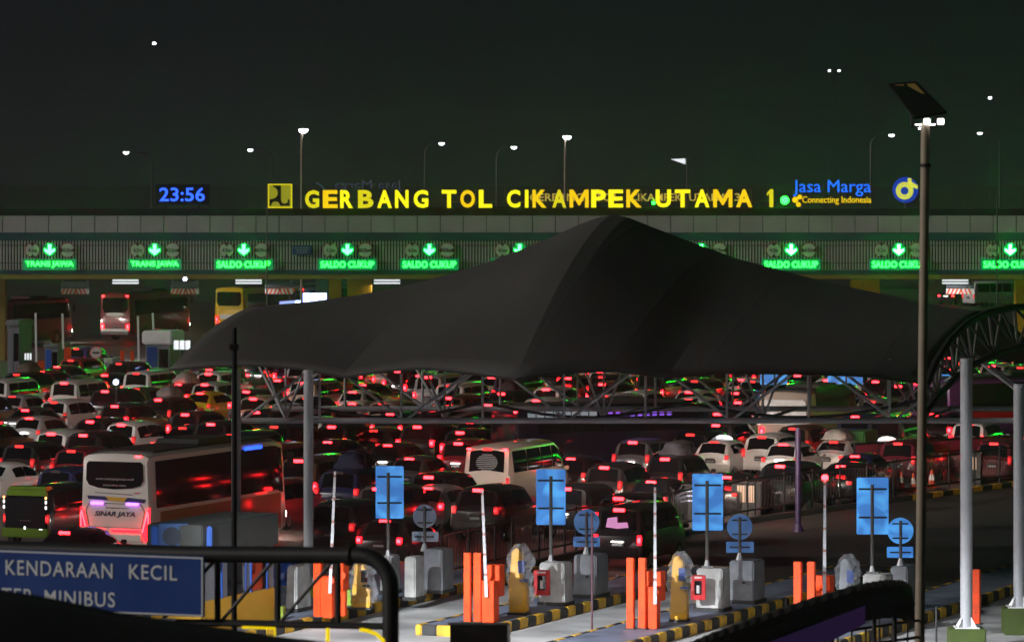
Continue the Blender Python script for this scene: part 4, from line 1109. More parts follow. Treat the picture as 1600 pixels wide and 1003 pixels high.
# ================================================================== FENCE AND CONES
FL = [(690, 915), (800, 889), (900, 868), (1053, 838), (1180, 814), (1400, 783), (1600, 756), (1760, 737)]
fpts = [G(x, y, 0) for x, y in FL]
fen = thing('railing_fence', 'long black steel railing with upright bars between the traffic and the dark lane', 'fence', (0, 0, 0))
m = MB()
for z in (.42, 1.5): m.tube([p + Vector((0, 0, z)) for p in fpts], .035, 6)
for a, b in zip(fpts, fpts[1:]):
    L = (b - a).length; n = int(L / .24)
    for k in range(n):
        q = a.lerp(b, k / n)
        if k % 9 == 0: MB().tube([(0, 0, 0), (0, 0, 1.6)], .045, 6).build('fence_post', 'rail_dark', fen, loc=q)
        else: m.tube([q + Vector((0, 0, .42)), q + Vector((0, 0, 1.5))], .012, 4, cap=False)
m.build('railing_panel', 'rail_dark', fen)
kb = thing('kerb_wall', 'low yellow and black striped kerb under the railing', 'kerb', (0, 0, 0))
m = MB(); k = 0
for a, b in zip(fpts, fpts[1:]):
    L = (b - a).length; n = max(1, int(L / .8)); rz = math.atan2((b - a).y, (b - a).x)
    for q in range(n):
        c = a.lerp(b, (q + .5) / n); m.box(c + Vector((.12, -.25, .1)), (L / n - .006, .22, .2), (k % 2 if 800 + c.x / c.y * F > 1395 else 1), Matrix.Rotation(rz, 3, 'Z')); k += 1  # left part all black: shade painted into the kerb
m.build('kerb', ['kerb_yellow', 'kerb_black'], kb)
def cone(px, py, label, h=.72):
    p = G(px, py, 0); t = thing('traffic_cone', label, 'traffic cone', p, random.uniform(0, 1), 'traffic cones behind the railing')
    m = MB(); m.tube([(0, 0, .03), (0, 0, h * .42)], .17, 14, r1=.115); m.tube([(0, 0, h * .74), (0, 0, h)], .072, 14, r1=.035); m.box((0, 0, .02), (.42, .42, .04)); m.build('body', 'cone_orange', t, smooth=True)
    m = MB(); m.tube([(0, 0, h * .42), (0, 0, h * .74)], .118, 14, r1=.072); m.build('reflective_band', 'cone_white', t, smooth=True)
CN = [(963, 848), (994, 841), (1044, 826), (1177, 806), (1227, 795), (1258, 788), (1298, 779), (1408, 766), (1427, 768), (1456, 762), (1523, 748), (1561, 741)]
CL = ['leftmost orange cone behind the railing, below the pink lit window', 'second orange cone from the left behind the railing', 'orange cone behind the railing beside the upright boom', 'orange cone behind the railing right of the tall blue sign',
      'orange cone left of the dim purple post', 'orange cone touching the right side of the dim purple post', 'orange cone behind the railing beside the boom with red lamp', 'bright cone just right of the tall blue sign by the lamp pole',
      'cone touching the left edge of the solar lamp pole', 'bright cone just right of the solar lamp pole', 'orange cone right of the pale column, second from the right', 'bright cone at the far right end of the railing']
for (px, py), lab in zip(CN, CL): cone(px, py, lab)

pz = MB(); pb_ = [G(-700, 905), *[q + Vector((-.1, .35, 0)) for q in fpts], G(2300, 650), G(2600, 540), G(-900, 540)]
pz.add([(q.x, q.y, .006) for q in pb_], [tuple(range(len(pb_)))]); tag(pz.build('toll_plaza', 'plaza_concrete'), kind='structure')

# ================================================================== VEHICLES (local: y forward from the rear bumper, x right)
def ring(st):
    y, zb, zt, zr, wb, wr = st
    zs = max(zr - .11, zt + (zr - zt) * .5)
    h = [(0, zb), (wb * .9, zb), (wb, zb + .12), (wb * 1.005, zb * .45 + zt * .55), (wb * .98, zt), (wr, zs), (wr * .86, zr - .03), (wr * .45, zr + .012), (0, zr + .03)]
    return [Vector((x, y, z)) for x, z in h] + [Vector((-x, y, z)) for x, z in h[-2:0:-1]]
def at_y(sts, y):
    for a, b in zip(sts, sts[1:]):
        if y <= b[0]:
            f = (y - a[0]) / (b[0] - a[0]); return tuple(p + (q - p) * f for p, q in zip(a, b))
    return sts[-1]
def loft(sts):
    m = MB(); rs = [ring(s) for s in sts]; n = len(rs[0])
    vs = [p for r_ in rs for p in r_]; fs = []
    for i in range(len(rs) - 1):
        for k in range(n): fs.append((i * n + k, i * n + (k + 1) % n, (i + 1) * n + (k + 1) % n, (i + 1) * n + k))
    fs.append(tuple(range(n))); fs.append(tuple((len(rs) - 1) * n + k for k in range(n)))
    return m.add(vs, fs)
def top_patch(sts, y0, y1, off, t=.03, cut=.93):       # glass on the sloping rear or front of the cabin
    m = MB(); rows = []
    for q in range(4):
        y = y0 + (y1 - y0) * q / 3; r_ = ring(at_y(sts, y)); L = [r_[10], r_[9], r_[8], r_[7], r_[6]]
        rows.append([Vector((p.x * cut, p.y, p.z)) + off for p in L])
    vs = [p for r_ in rows for p in r_] + [p - off * 1.6 for r_ in rows for p in r_]
    fs = []
    for i in range(3):
        for k in range(4):
            a = i * 5 + k; fs += [(a, a + 1, a + 6, a + 5), (a + 25, a + 24 + 0, a + 20, a + 21)[::-1] if False else (a + 20, a + 25, a + 26, a + 21)]
    return m.add(vs, fs)
def side_patch(sts, ys, sgn, lo=.10, hi=.92, off=.012, bulge=.028):
    m = MB(); fr = 4                                   # barrel-curved panes
    for y0, y1 in ys:
        nn = 3; vs = []
        for lay in (0, 1):
            for q in range(nn + 1):
                y = y0 + (y1 - y0) * q / nn; r_ = ring(at_y(sts, y)); a, b = r_[4], r_[5]
                for k in range(fr + 1):
                    g_ = k / fr; p = a.lerp(b, lo + (hi - lo) * g_)
                    x = p.x + off + bulge * math.sin(PI * g_) if lay == 0 else p.x - .02
                    vs.append((sgn * x, p.y, p.z))
        w_ = fr + 1; K_ = w_ * (nn + 1); fs = []
        for q in range(nn):
            for k in range(fr):
                i0 = q * w_ + k; fs += [(i0, i0 + 1, i0 + w_ + 1, i0 + w_), (K_ + i0, K_ + i0 + w_, K_ + i0 + w_ + 1, K_ + i0 + 1)]
            fs += [(q * w_, (q + 1) * w_, K_ + (q + 1) * w_, K_ + q * w_), (q * w_ + fr, K_ + q * w_ + fr, K_ + (q + 1) * w_ + fr, (q + 1) * w_ + fr)]
        for k in range(fr):
            fs += [(k, K_ + k, K_ + k + 1, k + 1), (nn * w_ + k, nn * w_ + k + 1, K_ + nn * w_ + k + 1, K_ + nn * w_ + k)]
        m.add(vs, fs)
    return m
def wheel_mesh(r, wd):
    m = MB(); m.tube([(-wd / 2, 0, 0), (wd / 2, 0, 0)], r, 20, 0); m.tube([(-wd / 2 - .012, 0, 0), (wd / 2 + .012, 0, 0)], r * .62, 12, 1)
    return m.mesh('wheel', ['tyre', 'rim'], bevel=.012)
WHEEL = wheel_mesh(.32, .20); WHEEL_BIG = wheel_mesh(.47, .28)
#            stations: y, zbottom, zbelt, zroof, half width belt, half width roof
KIND = {
 'minivan': dict(st=[(0, .38, .93, .97, .76, .70), (.05, .30, .98, 1.02, .83, .72), (.30, .28, 1.0, 1.60, .85, .66), (.60, .27, 1.0, 1.69, .855, .65), (1.4, .27, .99, 1.715, .857, .65), (2.2, .27, .98, 1.69, .855, .65), (2.75, .27, .96, 1.60, .85, .64), (3.45, .27, .94, 1.05, .85, .68), (4.15, .30, .84, .90, .82, .66), (4.40, .36, .66, .72, .70, .58)],
      rg=(.09, .285), ws=(2.82, 3.38), sw=[(.42, 1.28), (1.36, 2.2), (2.27, 2.95)], L=4.4, h=1.70, tl=(.70, .98, .14, .34), tb=(.30, 1.60), wy=(.75, 3.45), hl=(4.30, .62)),
 'suv': dict(st=[(0, .45, 1.02, 1.06, .82, .78), (.05, .38, 1.08, 1.12, .89, .78), (.30, .36, 1.10, 1.72, .91, .70), (.60, .36, 1.10, 1.81, .915, .69), (1.45, .36, 1.09, 1.835, .917, .69), (2.3, .36, 1.08, 1.81, .915, .69), (2.85, .36, 1.06, 1.72, .91, .68), (3.5, .36, 1.04, 1.14, .91, .74), (4.4, .38, .96, 1.02, .88, .74), (4.65, .45, .75, .80, .76, .64)],
      rg=(.09, .285), ws=(2.92, 3.44), sw=[(.42, 1.32), (1.40, 2.3), (2.37, 3.02)], L=4.65, h=1.82, tl=(.76, 1.08, .16, .26), tb=(.30, 1.72), wy=(.85, 3.65), hl=(4.56, .78)),
 'hatchback': dict(st=[(0, .36, .86, .90, .74, .68), (.06, .28, .92, .96, .81, .70), (.48, .26, .94, 1.42, .83, .62), (.80, .25, .94, 1.49, .83, .61), (1.35, .25, .93, 1.515, .832, .61), (1.9, .25, .92, 1.49, .83, .61), (2.35, .25, .90, 1.40, .825, .60), (3.05, .25, .88, .97, .82, .66), (3.7, .28, .78, .84, .79, .62), (3.92, .34, .62, .68, .68, .55)],
      rg=(.12, .46), ws=(2.42, 2.98), sw=[(.62, 1.18), (1.25, 1.95), (2.0, 2.55)], L=3.92, h=1.50, tl=(.68, .88, .15, .20), tb=(.50, 1.435), wy=(.65, 3.1), hl=(3.84, .58)),
 'sedan': dict(st=[(0, .36, .84, .90, .74, .68), (.07, .28, .90, .98, .83, .72), (.62, .26, .93, 1.02, .85, .70), (1.15, .25, .93, 1.36, .85, .62), (1.5, .25, .93, 1.45, .85, .61), (2.0, .25, .925, 1.47, .852, .61), (2.5, .25, .92, 1.44, .85, .61), (2.9, .25, .90, 1.34, .85, .60), (3.55, .25, .88, .96, .84, .66), (4.25, .28, .78, .84, .80, .62), (4.5, .34, .60, .66, .70, .55)],
      rg=(.68, 1.13), ws=(2.95, 3.48), sw=[(1.3, 2.05), (2.12, 3.0)], L=4.5, h=1.45, tl=(.66, .84, .20, .13), tb=(1.10, 1.36), wy=(.85, 3.6), hl=(4.42, .56)),
 'van': dict(st=[(0, .40, 1.02, 1.06, .76, .72), (.04, .32, 1.08, 1.12, .82, .74), (.16, .30, 1.10, 1.82, .83, .70), (.40, .30, 1.10, 1.92, .835, .69), (3.1, .30, 1.08, 1.93, .835, .69), (3.45, .30, 1.06, 1.80, .83, .68), (3.95, .30, 1.02, 1.14, .82, .72), (4.2, .38, .80, .88, .74, .64)],
      rg=(.06, .155), ws=(3.5, 3.9), sw=[(.35, 1.25), (1.33, 2.35), (2.42, 3.4)], L=4.2, h=1.93, tl=(.72, .92, .12, .30), tb=(.16, 1.83), wy=(.7, 3.35), hl=(4.13, .70)),
 'minibus': dict(st=[(0, .45, 1.18, 1.22, .88, .86), (.04, .36, 1.24, 1.28, .95, .86), (.20, .34, 1.26, 2.20, .97, .84), (.45, .34, 1.26, 2.31, .97, .83), (4.7, .34, 1.24, 2.32, .97, .83), (5.2, .34, 1.20, 2.10, .965, .82), (5.8, .34, 1.12, 1.30, .95, .84), (6.2, .40, .95, 1.02, .86, .74)],
      rg=(.06, .19), ws=(5.25, 5.75), sw=[(.45, 1.75), (1.85, 3.15), (3.25, 4.25), (4.35, 5.25)], L=6.2, h=2.32, tl=(.86, .98, .12, .42), tb=(.2, 2.2), wy=(1.1, 5.0), hl=(6.1, .8)),
}
CACHE = {}
def kind_parts(k):
    if k in CACHE: return CACHE[k]
    K = KIND[k]; st = K['st']; out = []
    out.append(('body', loft(st).mesh('body', 'car_paint', smooth=True, ang=42), None))
    out.append(('rear_window', top_patch(st, *K['rg'], Vector((0, -.012, .008))).mesh('rear_window', 'glass'), None))
    out.append(('windscreen', top_patch(st, *K['ws'], Vector((0, .010, .012))).mesh('windscreen', 'glass'), None))
    for s_ in (-1, 1): out.append(('side_window', side_patch(st, K['sw'], s_).mesh('side_window', 'glass', smooth=True, ang=50), None))
    x, z, wd, h = K['tl']
    y0 = st[0][0]
    for s_ in (-1, 1):
        m = MB(); m.box((s_ * x, .02, z), (wd, .12, h)); m.box((s_ * (x + wd * .36), .12, z), (wd * .45, .22, h * .8))
        m.box((s_ * x, -.045, z), (wd * .80, .03, max(.10, h * .50)), 1)
        out.append(('tail_light', m.mesh('tail_light', ['tail_dim', 'bulb_dim'], bevel=.012), 'tail'))
    y, z = K['tb']; m = MB(); m.box((0, y - .035, z), (.36, .06, .105)); out.append(('high_brake_light', m.mesh('high_brake_light', 'bulb_dim', bevel=.01), 'third'))
    bw = st[1][4]
    m = MB(); m.box((0, -.03, st[0][1] + .13), (bw * 1.7, .12, .22)); out.append(('rear_bumper', m.mesh('rear_bumper', 'car_paint', bevel=.04), None))
    m = MB(); m.box((0, -.03 if k != 'sedan' else -.02, st[0][1] + .36), (.43, .03, .14)); m.box((0, -.047, st[0][1] + .36), (.34, .006, .06), 1); out.append(('number_plate', m.mesh('number_plate', ['plate', 'lettering_pale']), None))
    m = MB(); m.box((0, -.06, st[0][1] + .46), (.36, .08, .035)); out.append(('plate_lamp', m.mesh('plate_lamp', 'plate_lit'), 'plate'))
    for yy in K['wy']:
        for s_ in (-1, 1): out.append(('wheel', WHEEL, ((s_ * (bw - .08), yy, .32))))
    ym = K['ws'][0] + .25; r_ = ring(at_y(st, ym))
    for s_ in (-1, 1):
        m = MB(); m.box((s_ * (r_[4].x + .11), ym, r_[4].z + .08), (.18, .09, .14)); m.box((s_ * (r_[4].x + .02), ym, r_[4].z + .04), (.12, .04, .04)); out.append(('mirror', m.mesh('mirror', 'car_paint', bevel=.02), None))
    hy, hz = K['hl']
    for s_ in (-1, 1):
        m = MB(); m.box((s_ * .58, hy, hz), (.24, .12, .12)); out.append(('headlight', m.mesh('headlight', 'head_lit', bevel=.015), 'head'))
    CACHE[k] = out
    return out
VEH = []
FENCE_CARS = []
PAINT = {'black': (.010, .010, .012), 'white': (.72, .71, .69), 'silver': (.42, .42, .43), 'dark grey': (.022, .022, .024), 'grey': (.07, .072, .075), 'red': (.42, .015, .02), 'dark red': (.16, .012, .02),
         'dark blue': (.015, .02, .07), 'purple': (.10, .05, .30), 'beige': (.42, .34, .25), 'lime green': (.30, .46, .02), 'yellow': (.6, .42, .02), 'brown': (.10, .05, .03), 'dark green': (.02, .06, .03), 'maroon': (.10, .01, .02)}
def override(o, *mats):
    for i, mt in enumerate(mats):
        o.material_slots[i].link = 'OBJECT'; o.material_slots[i].material = MATS[mt]
def vehicle(k, colour, pos, lit='d', heads=True, label=None, rz=-TH, extra=''):
    rt = thing(k if k not in ('suv',) else 'off_road_car', label or '', {'minivan': 'minivan', 'suv': 'SUV', 'hatchback': 'hatchback', 'sedan': 'sedan', 'van': 'van', 'minibus': 'minibus'}[k], pos, rz, 'vehicles queuing at the toll gate')
    c = PAINT[colour]; v = random.uniform(.85, 1.12)
    for nm, me, ro in kind_parts(k):
        o = link(nm, me, rt)
        if isinstance(ro, tuple): o.location = ro
        if nm in ('body', 'rear_bumper', 'mirror'): o.color = (c[0] * v, c[1] * v, c[2] * v, 1)
        if ro == 'tail' and 'b' in lit: override(o, 'tail_lit', 'bulb_lit')
        if ro == 'third' and ('t' in lit or 'b' in lit): override(o, 'third_lit')
        if ro == 'third' and 'n' in lit: override(o, 'trim')
        if ro == 'plate' and (random.random() < .5 or 'd' in lit or 'n' in lit): override(o, 'trim')
        if ro == 'head' and not heads: override(o, 'sign_white')
    VEH.append(dict(o=rt, k=k, c=colour, lit=lit, L=KIND[k]['L'], pos=Vector(pos), auto=label is None, ex=extra))
    return rt
def at_roof(px, yr, h):
    s = (yr - YH) / (H - h); d = F / s
    return Vector(((px - 800) / s, d, 0))
def car(k, colour, px, yr, lit='t', **kw):
    return vehicle(k, colour, at_roof(px, yr, KIND[k]['h']), lit, **kw)

# ---- coaches
def coach(pos, paint, label, L=11.5, lights='tail_lit', name='coach', glass_z=(1.9, 3.0), h=3.5, y0=.9, W2=1.23, rz=-TH, blue=False, cat='bus'):
    rt = thing(name, label, cat, pos, rz, 'buses and coaches in the traffic')
    st = [(0, .55, 1.7, h - .16, W2 * .97, W2 * .90), (.10, .42, 1.72, h - .04, W2, W2 * .92), (.5, .36, 1.74, h, W2, W2 * .92), (L - 1.0, .36, 1.74, h, W2, W2 * .92), (L - .3, .4, 1.6, h - .15, W2 * .98, W2 * .88), (L, .5, 1.3, h - .55, W2 * .9, W2 * .8)]
    bo = loft(st).build('body', 'car_paint', rt, smooth=True, ang=42); bo.color = (*paint, 1)
    for s_ in (-1, 1):
        m = MB()
        y = y0; n = int((L - y0 - .4) / 1.5); pw_ = (L - y0 - .4) / n
        for k in range(n):
            m.add(*(lambda q: (q.v, q.f))(side_patch(st, [(y + k * pw_, y + (k + 1) * pw_ - .02)], s_, (glass_z[0] - 1.74) / (h - 1.81), (glass_z[1] - 1.74) / (h - 1.81), .014, .012)))
        m.build('side_window', 'glass', rt, smooth=True, ang=50)
    for yy in (2.6, L - 2.6):
        for s_ in (-1, 1):
            m = MB(); m.disc((s_ * (W2 - .004), yy, .52), .60, .03, 20, 0, 'x'); m.build('wheel_arch', 'trim', rt)
            link('wheel', WHEEL_BIG, rt, (s_ * (W2 - .13), yy, .47))
    m = MB(); m.box((0, L * .5, h + .02), (1.96, L - 1.4, .05)); m.build('roof_shade_sheet', 'trim', rt, bevel=.02)  # dark sheet that paints night shade onto the roof
    m = MB(); m.box((0, L * .55, h + .10), (1.6, 2.6, .2)); m.build('roof_unit', 'trim', rt, bevel=.06)
    m = MB()
    for s_ in (-1, 1): m.box((s_ * (W2 + .18), L - .3, h - .75), (.2, .12, .5)); m.tube([(s_ * (W2 - .05), L - .15, h - .4), (s_ * (W2 + .18), L - .2, h - .45)], .03, 6)
    m.build('mirror', 'trim', rt, bevel=.03)
    for s_ in (-1, 1):
        m = MB(); m.box((s_ * .95, L + .0, .9), (.3, .1, .18)); m.build('headlight', 'head_lit', rt)
    return rt
def rear_panel(rt, pts, y, mat, name, th=.02):
    m = MB(); m.prism(pts, y, y + th); return m.build(name, mat, rt)
def plain_rear(rt, W2=1.23, h=3.5, lights=('tail_lit', 'bulb_lit'), glass='glass', top_lights=True, bz=1.0):
    rear_panel(rt, [(-W2 * .8, h - .45), (-W2 * .82, h - 1.15), (-W2 * .68, h - 1.42), (W2 * .68, h - 1.42), (W2 * .82, h - 1.15), (W2 * .8, h - .45), (W2 * .7, h - .35), (-W2 * .7, h - .35)], -.035, glass, 'rear_window', .03)
    for s_ in (-1, 1):
        m = MB(); m.box((s_ * W2 * .82, -.01, bz), (.2, .08, .5)); m.box((s_ * W2 * .82, -.06, bz + .05), (.12, .03, .2), 1); m.build('tail_light', list(lights), rt, bevel=.02)
        if top_lights:
            m = MB(); m.box((s_ * W2 * .78, -.0, h - .22), (.16, .08, .09)); m.build('marker_light', 'bulb_lit', rt)
    m = MB(); m.box((0, -.04, .62), (W2 * 1.8, .14, .25)); m.build('rear_bumper', 'trim', rt, bevel=.04)
    m = MB(); m.box((0, -.03, .98), (.5, .03, .16)); m.build('number_plate', 'plate', rt)
# the striped white coach at the left
CP = at_roof(180, 708, 3.5)
cc = coach(CP, (.66, .62, .58), 'white coach lettered SINAR JAYA with gold stripe and tall red tail lights', h=3.5, L=10.4, glass_z=(1.78, 3.28), y0=.5)
rear_panel(cc, [(-.98, 3.16)] + [(-1.0, 2.66), (-.9, 2.50), (-.6, 2.42), (0, 2.38), (.6, 2.42), (.9, 2.50), (1.0, 2.66), (.98, 3.16), (.9, 3.24), (-.9, 3.24)], -.045, 'glass', 'rear_window', .05)
for s_, z_, w_, h_ in (('www.sinarjayagroup.co.id', 2.64, 1.32, .10), ('executive class', 2.47, .8, .07)):
    link('lettering', text_mesh(s_, h_, w_, 0.0, .004, 'lettering_pale'), cc, (-w_ / 2, -.050, z_))
link('lettering', text_mesh('SINAR JAYA', .20, 1.42, 0.03, .004, 'letter_navy', shear=.25), cc, (-.72, -.012, 1.48))
link('lettering', text_mesh('PT. SINAR JAYA GROUP', .06, .8, 0.0, .004, 'letter_navy'), cc, (-.32, -.012, 1.75))
link('fleet_number', text_mesh('LAN', .06, .2, 0.01, .004, 'red_paint'), cc, (.66, -.012, 2.24))
rear_panel(cc, [(-.98, 2.16), (-.35, 2.14), (-.22, 2.02), (-.94, 2.05)], -.014, 'stripe_navy', 'stripe')
rear_panel(cc, [(-.33, 2.14), (.42, 2.12), (.30, 1.98), (-.20, 2.01)], -.014, 'stripe_gold', 'stripe')
rear_panel(cc, [(.44, 2.12), (1.08, 2.08), (1.02, 1.96), (.32, 1.98)], -.014, 'stripe_navy', 'stripe')
m = MB()
for a, b in (((-.90, 1.93), (-1.03, 1.70)), ((-1.03, 1.70), (-.92, 1.18)), ((.90, 1.92), (1.03, 1.68)), ((1.03, 1.68), (.92, 1.16)), ((-.90, 1.93), (.90, 1.92)), ((-.7, 2.26), (.6, 2.21)), ((-.92, 1.18), (.92, 1.16))):
    m.tube([(a[0], -.008, a[1]), (b[0], -.008, b[1])], .011, 4)
m.build('panel_gap', 'trim', cc)
for x in (-.62, .62):
    m = MB(); m.box((x, -.05, 1.925), (.46, .06, .085)); m.build('plate_lamp', 'led_violet', cc, bevel=.025)
for s_ in (-1, 1):
    pts = [(s_ * 1.20, 1.80), (s_ * 1.15, 1.74), (s_ * .94, 1.02), (s_ * 1.06, .74), (s_ * 1.20, .90)]
    if s_ < 0: pts = pts[::-1]
    o = rear_panel(cc, pts, -.05, 'tail_lit', 'tail_light', .12)
    m = MB(); m.tube([(s_ * 1.16, -.06, 1.70), (s_ * .975, -.06, 1.04)], .018, 4); m.tube([(s_ * 1.18, -.06, 1.64), (s_ * 1.18, -.06, .92)], .016, 4); m.build('light_guide', 'bulb_lit', o)
for x, wd in ((-.64, .52), (.10, .44), (.62, .5)):
    m = MB(); m.box((x, -.03, 1.08), (wd, .05, .07)); m.build('brake_strip', 'tail_lit', cc)
m = MB(); m.box((.0, -.02, .86), (1.9, .08, .24)); bpn = m.build('rear_bumper', 'car_paint', cc, bevel=.03); bpn.color = (.66, .62, .58, 1)
m = MB(); m.box((.78, .06, 3.41), (.18, .06, .05)); m.build('marker_light', 'bulb_lit', cc)
m = MB(); m.box((1.245, 2.4, 1.1), (.02, .5, .5)); m.build('side_vent', 'trim', cc)
m = MB(); m.box((1.236, 5.2, 1.08), (.03, 9.0, 1.16)); m.build('side_skirt', 'bus_tan', cc, bevel=.01)
m = MB(); m.box((1.17, 7.7, 3.26), (.05, 1.3, .12)); m.build('route_display', 'led_blue', cc)
# far coaches beyond the gate and in the queue
r1 = coach(at_roof(180, 458, 3.5), (.15, .012, .02), 'red coach with pale oval badge under the far gate', L=11, rz=-TH * .9)
plain_rear(r1)
m = MB(); pts = [(.75 * math.cos(R(a)), 1.95 + .13 * math.sin(R(a))) for a in range(0, 360, 20)]; m.prism(pts, -.05, -.036); m.build('badge', 'sign_white', r1)
m = MB(); m.box((0, -.05, .78), (2.2, .1, .22)); m.build('pale_skirt', 'sign_white', r1)
r2 = coach(at_roof(358, 449, 3.5), (.62, .38, .02), 'yellow coach with big dark rear window under the far gate', L=11, rz=-TH * .9)
plain_rear(r2, top_lights=False)
m = MB(); m.box((0.1, -.05, 1.25), (1.7, .05, .35)); m.build('pale_panel', 'sign_white', r2)
r3 = coach(at_roof(455, 448, 3.3), (.30, .30, .31), 'grey coach with red marker lights beside the yellow gate column', L=10, rz=-TH * .9, h=3.3)
plain_rear(r3, h=3.3)
m = MB(); m.box((1.0, -.12, 2.0), (1.7, .12, .42)); m.build('route_display', 'led_blue_hot', r3)
r5 = coach(at_roof(788, 633, 3.0), (.006, .008, .02), 'dark blue bus behind the truss with violet lit side strip', L=9, h=3.0, rz=-R(62)); plain_rear(r5, h=3.0)
m = MB()
for k in range(9):
    for q in range(3): m.box((1.19, 4.2 + k * .34, 2.52 + q * .12), (.05, .2, .07))
m.box((1.175, 5.55, 2.64), (.05, 3.1, .36), 1)
m.build('lit_strip', ['violet_dots', 'black'], r5)
m = MB()
for k in range(8): m.box((1.19, .6 + k * .40, 2.66), (.05, .33, .26))
m.build('lit_window', 'interior_white', r5)
r6 = coach(at_roof(1455, 592, 3.2), (.16, .05, .20), 'purple and red coach behind the right-hand columns', L=10, h=3.2, rz=-R(50)); plain_rear(r6, h=3.2)
m = MB(); m.box((1.20, 4.6, 1.5), (.05, 6.5, .7)); m.build('side_stripe', 'red_paint', r6)
r7 = coach(at_roof(1225, 612, 2.8), (.45, .36, .30), 'pale box-bodied truck under the truss right of the dim purple post', L=7, h=2.8, cat='truck', name='box_truck'); plain_rear(r7, h=2.8, glass='white_paint', top_lights=False)
r8 = coach(at_roof(-12, 470, 3.3), (.16, .05, .06), 'dark maroon coach cut by the left photo edge near the far gate', L=10, h=3.3); plain_rear(r8, h=3.3)

# white minibus with lettered badge
mb_ = car('minibus', 'beige', 759, 697, 'd', label='pale minibus with round badge on dark rear window in the middle of the queue')
m = MB()
for r_ in (.30,):
    for k in range(9):
        z = 1.72 + (k - 4) * .07; hw = .42 * math.sqrt(max(0, 1 - ((k - 4) / 4.6) ** 2)); m.box((0, .075 + (z - 1.28) * .16 - .05, z), (hw * 2, .012, .028))
m.build('window_badge', 'lettering_pale', mb_)
for s_ in (-1, 1):
    m = MB(); m.box((s_ * .72, .14, 2.20), (.16, .06, .06)); m.build('marker_light', 'bulb_lit', mb_)
for o in mb_.children:
    if o.name.split('.')[0] in ('body', 'rear_bumper'): o.color = (.62, .54, .48, 1)
# lime green minivan at the left edge
gm = car('van', 'black', 41, 762, 'n', label='black minivan with lime green roof band and bumper at the left edge', heads=True)
gm.scale = (1.08, 1, 1)
m = MB(); m.box((0, -.03, 1.12), (1.46, .10, 1.1)); m.build('dark_rear_door', 'black_gloss', gm, bevel=.05)
m = MB(); m.box((0, .30, 1.90), (1.36, .5, .13)); m.box((0, .06, 1.74), (1.40, .12, .24)); m.build('roof_band', 'lime_paint', gm, bevel=.05)
m = MB(); m.box((0, -.06, .46), (1.60, .16, .30)); m.build('bumper_band', 'lime_paint', gm, bevel=.04)
for s_ in (-1, 1):
    m = MB()
    for z in (1.30, 1.48): m.box((s_ * .72, -.10, z), (.07, .03, .12))
    m.build('reversing_lamp', 'lamp_strip', gm, bevel=.02)
    m = MB(); m.box((s_ * .72, -.10, 1.62), (.06, .03, .08)); m.build('indicator', 'amber_lit', gm, bevel=.02)
m = MB(); m.box((0, -.11, .62), (.07, .03, .12)); m.box((.55, -.11, .55), (.14, .03, .1)); m.build('plate_lamp', 'lamp_strip', gm, bevel=.02)

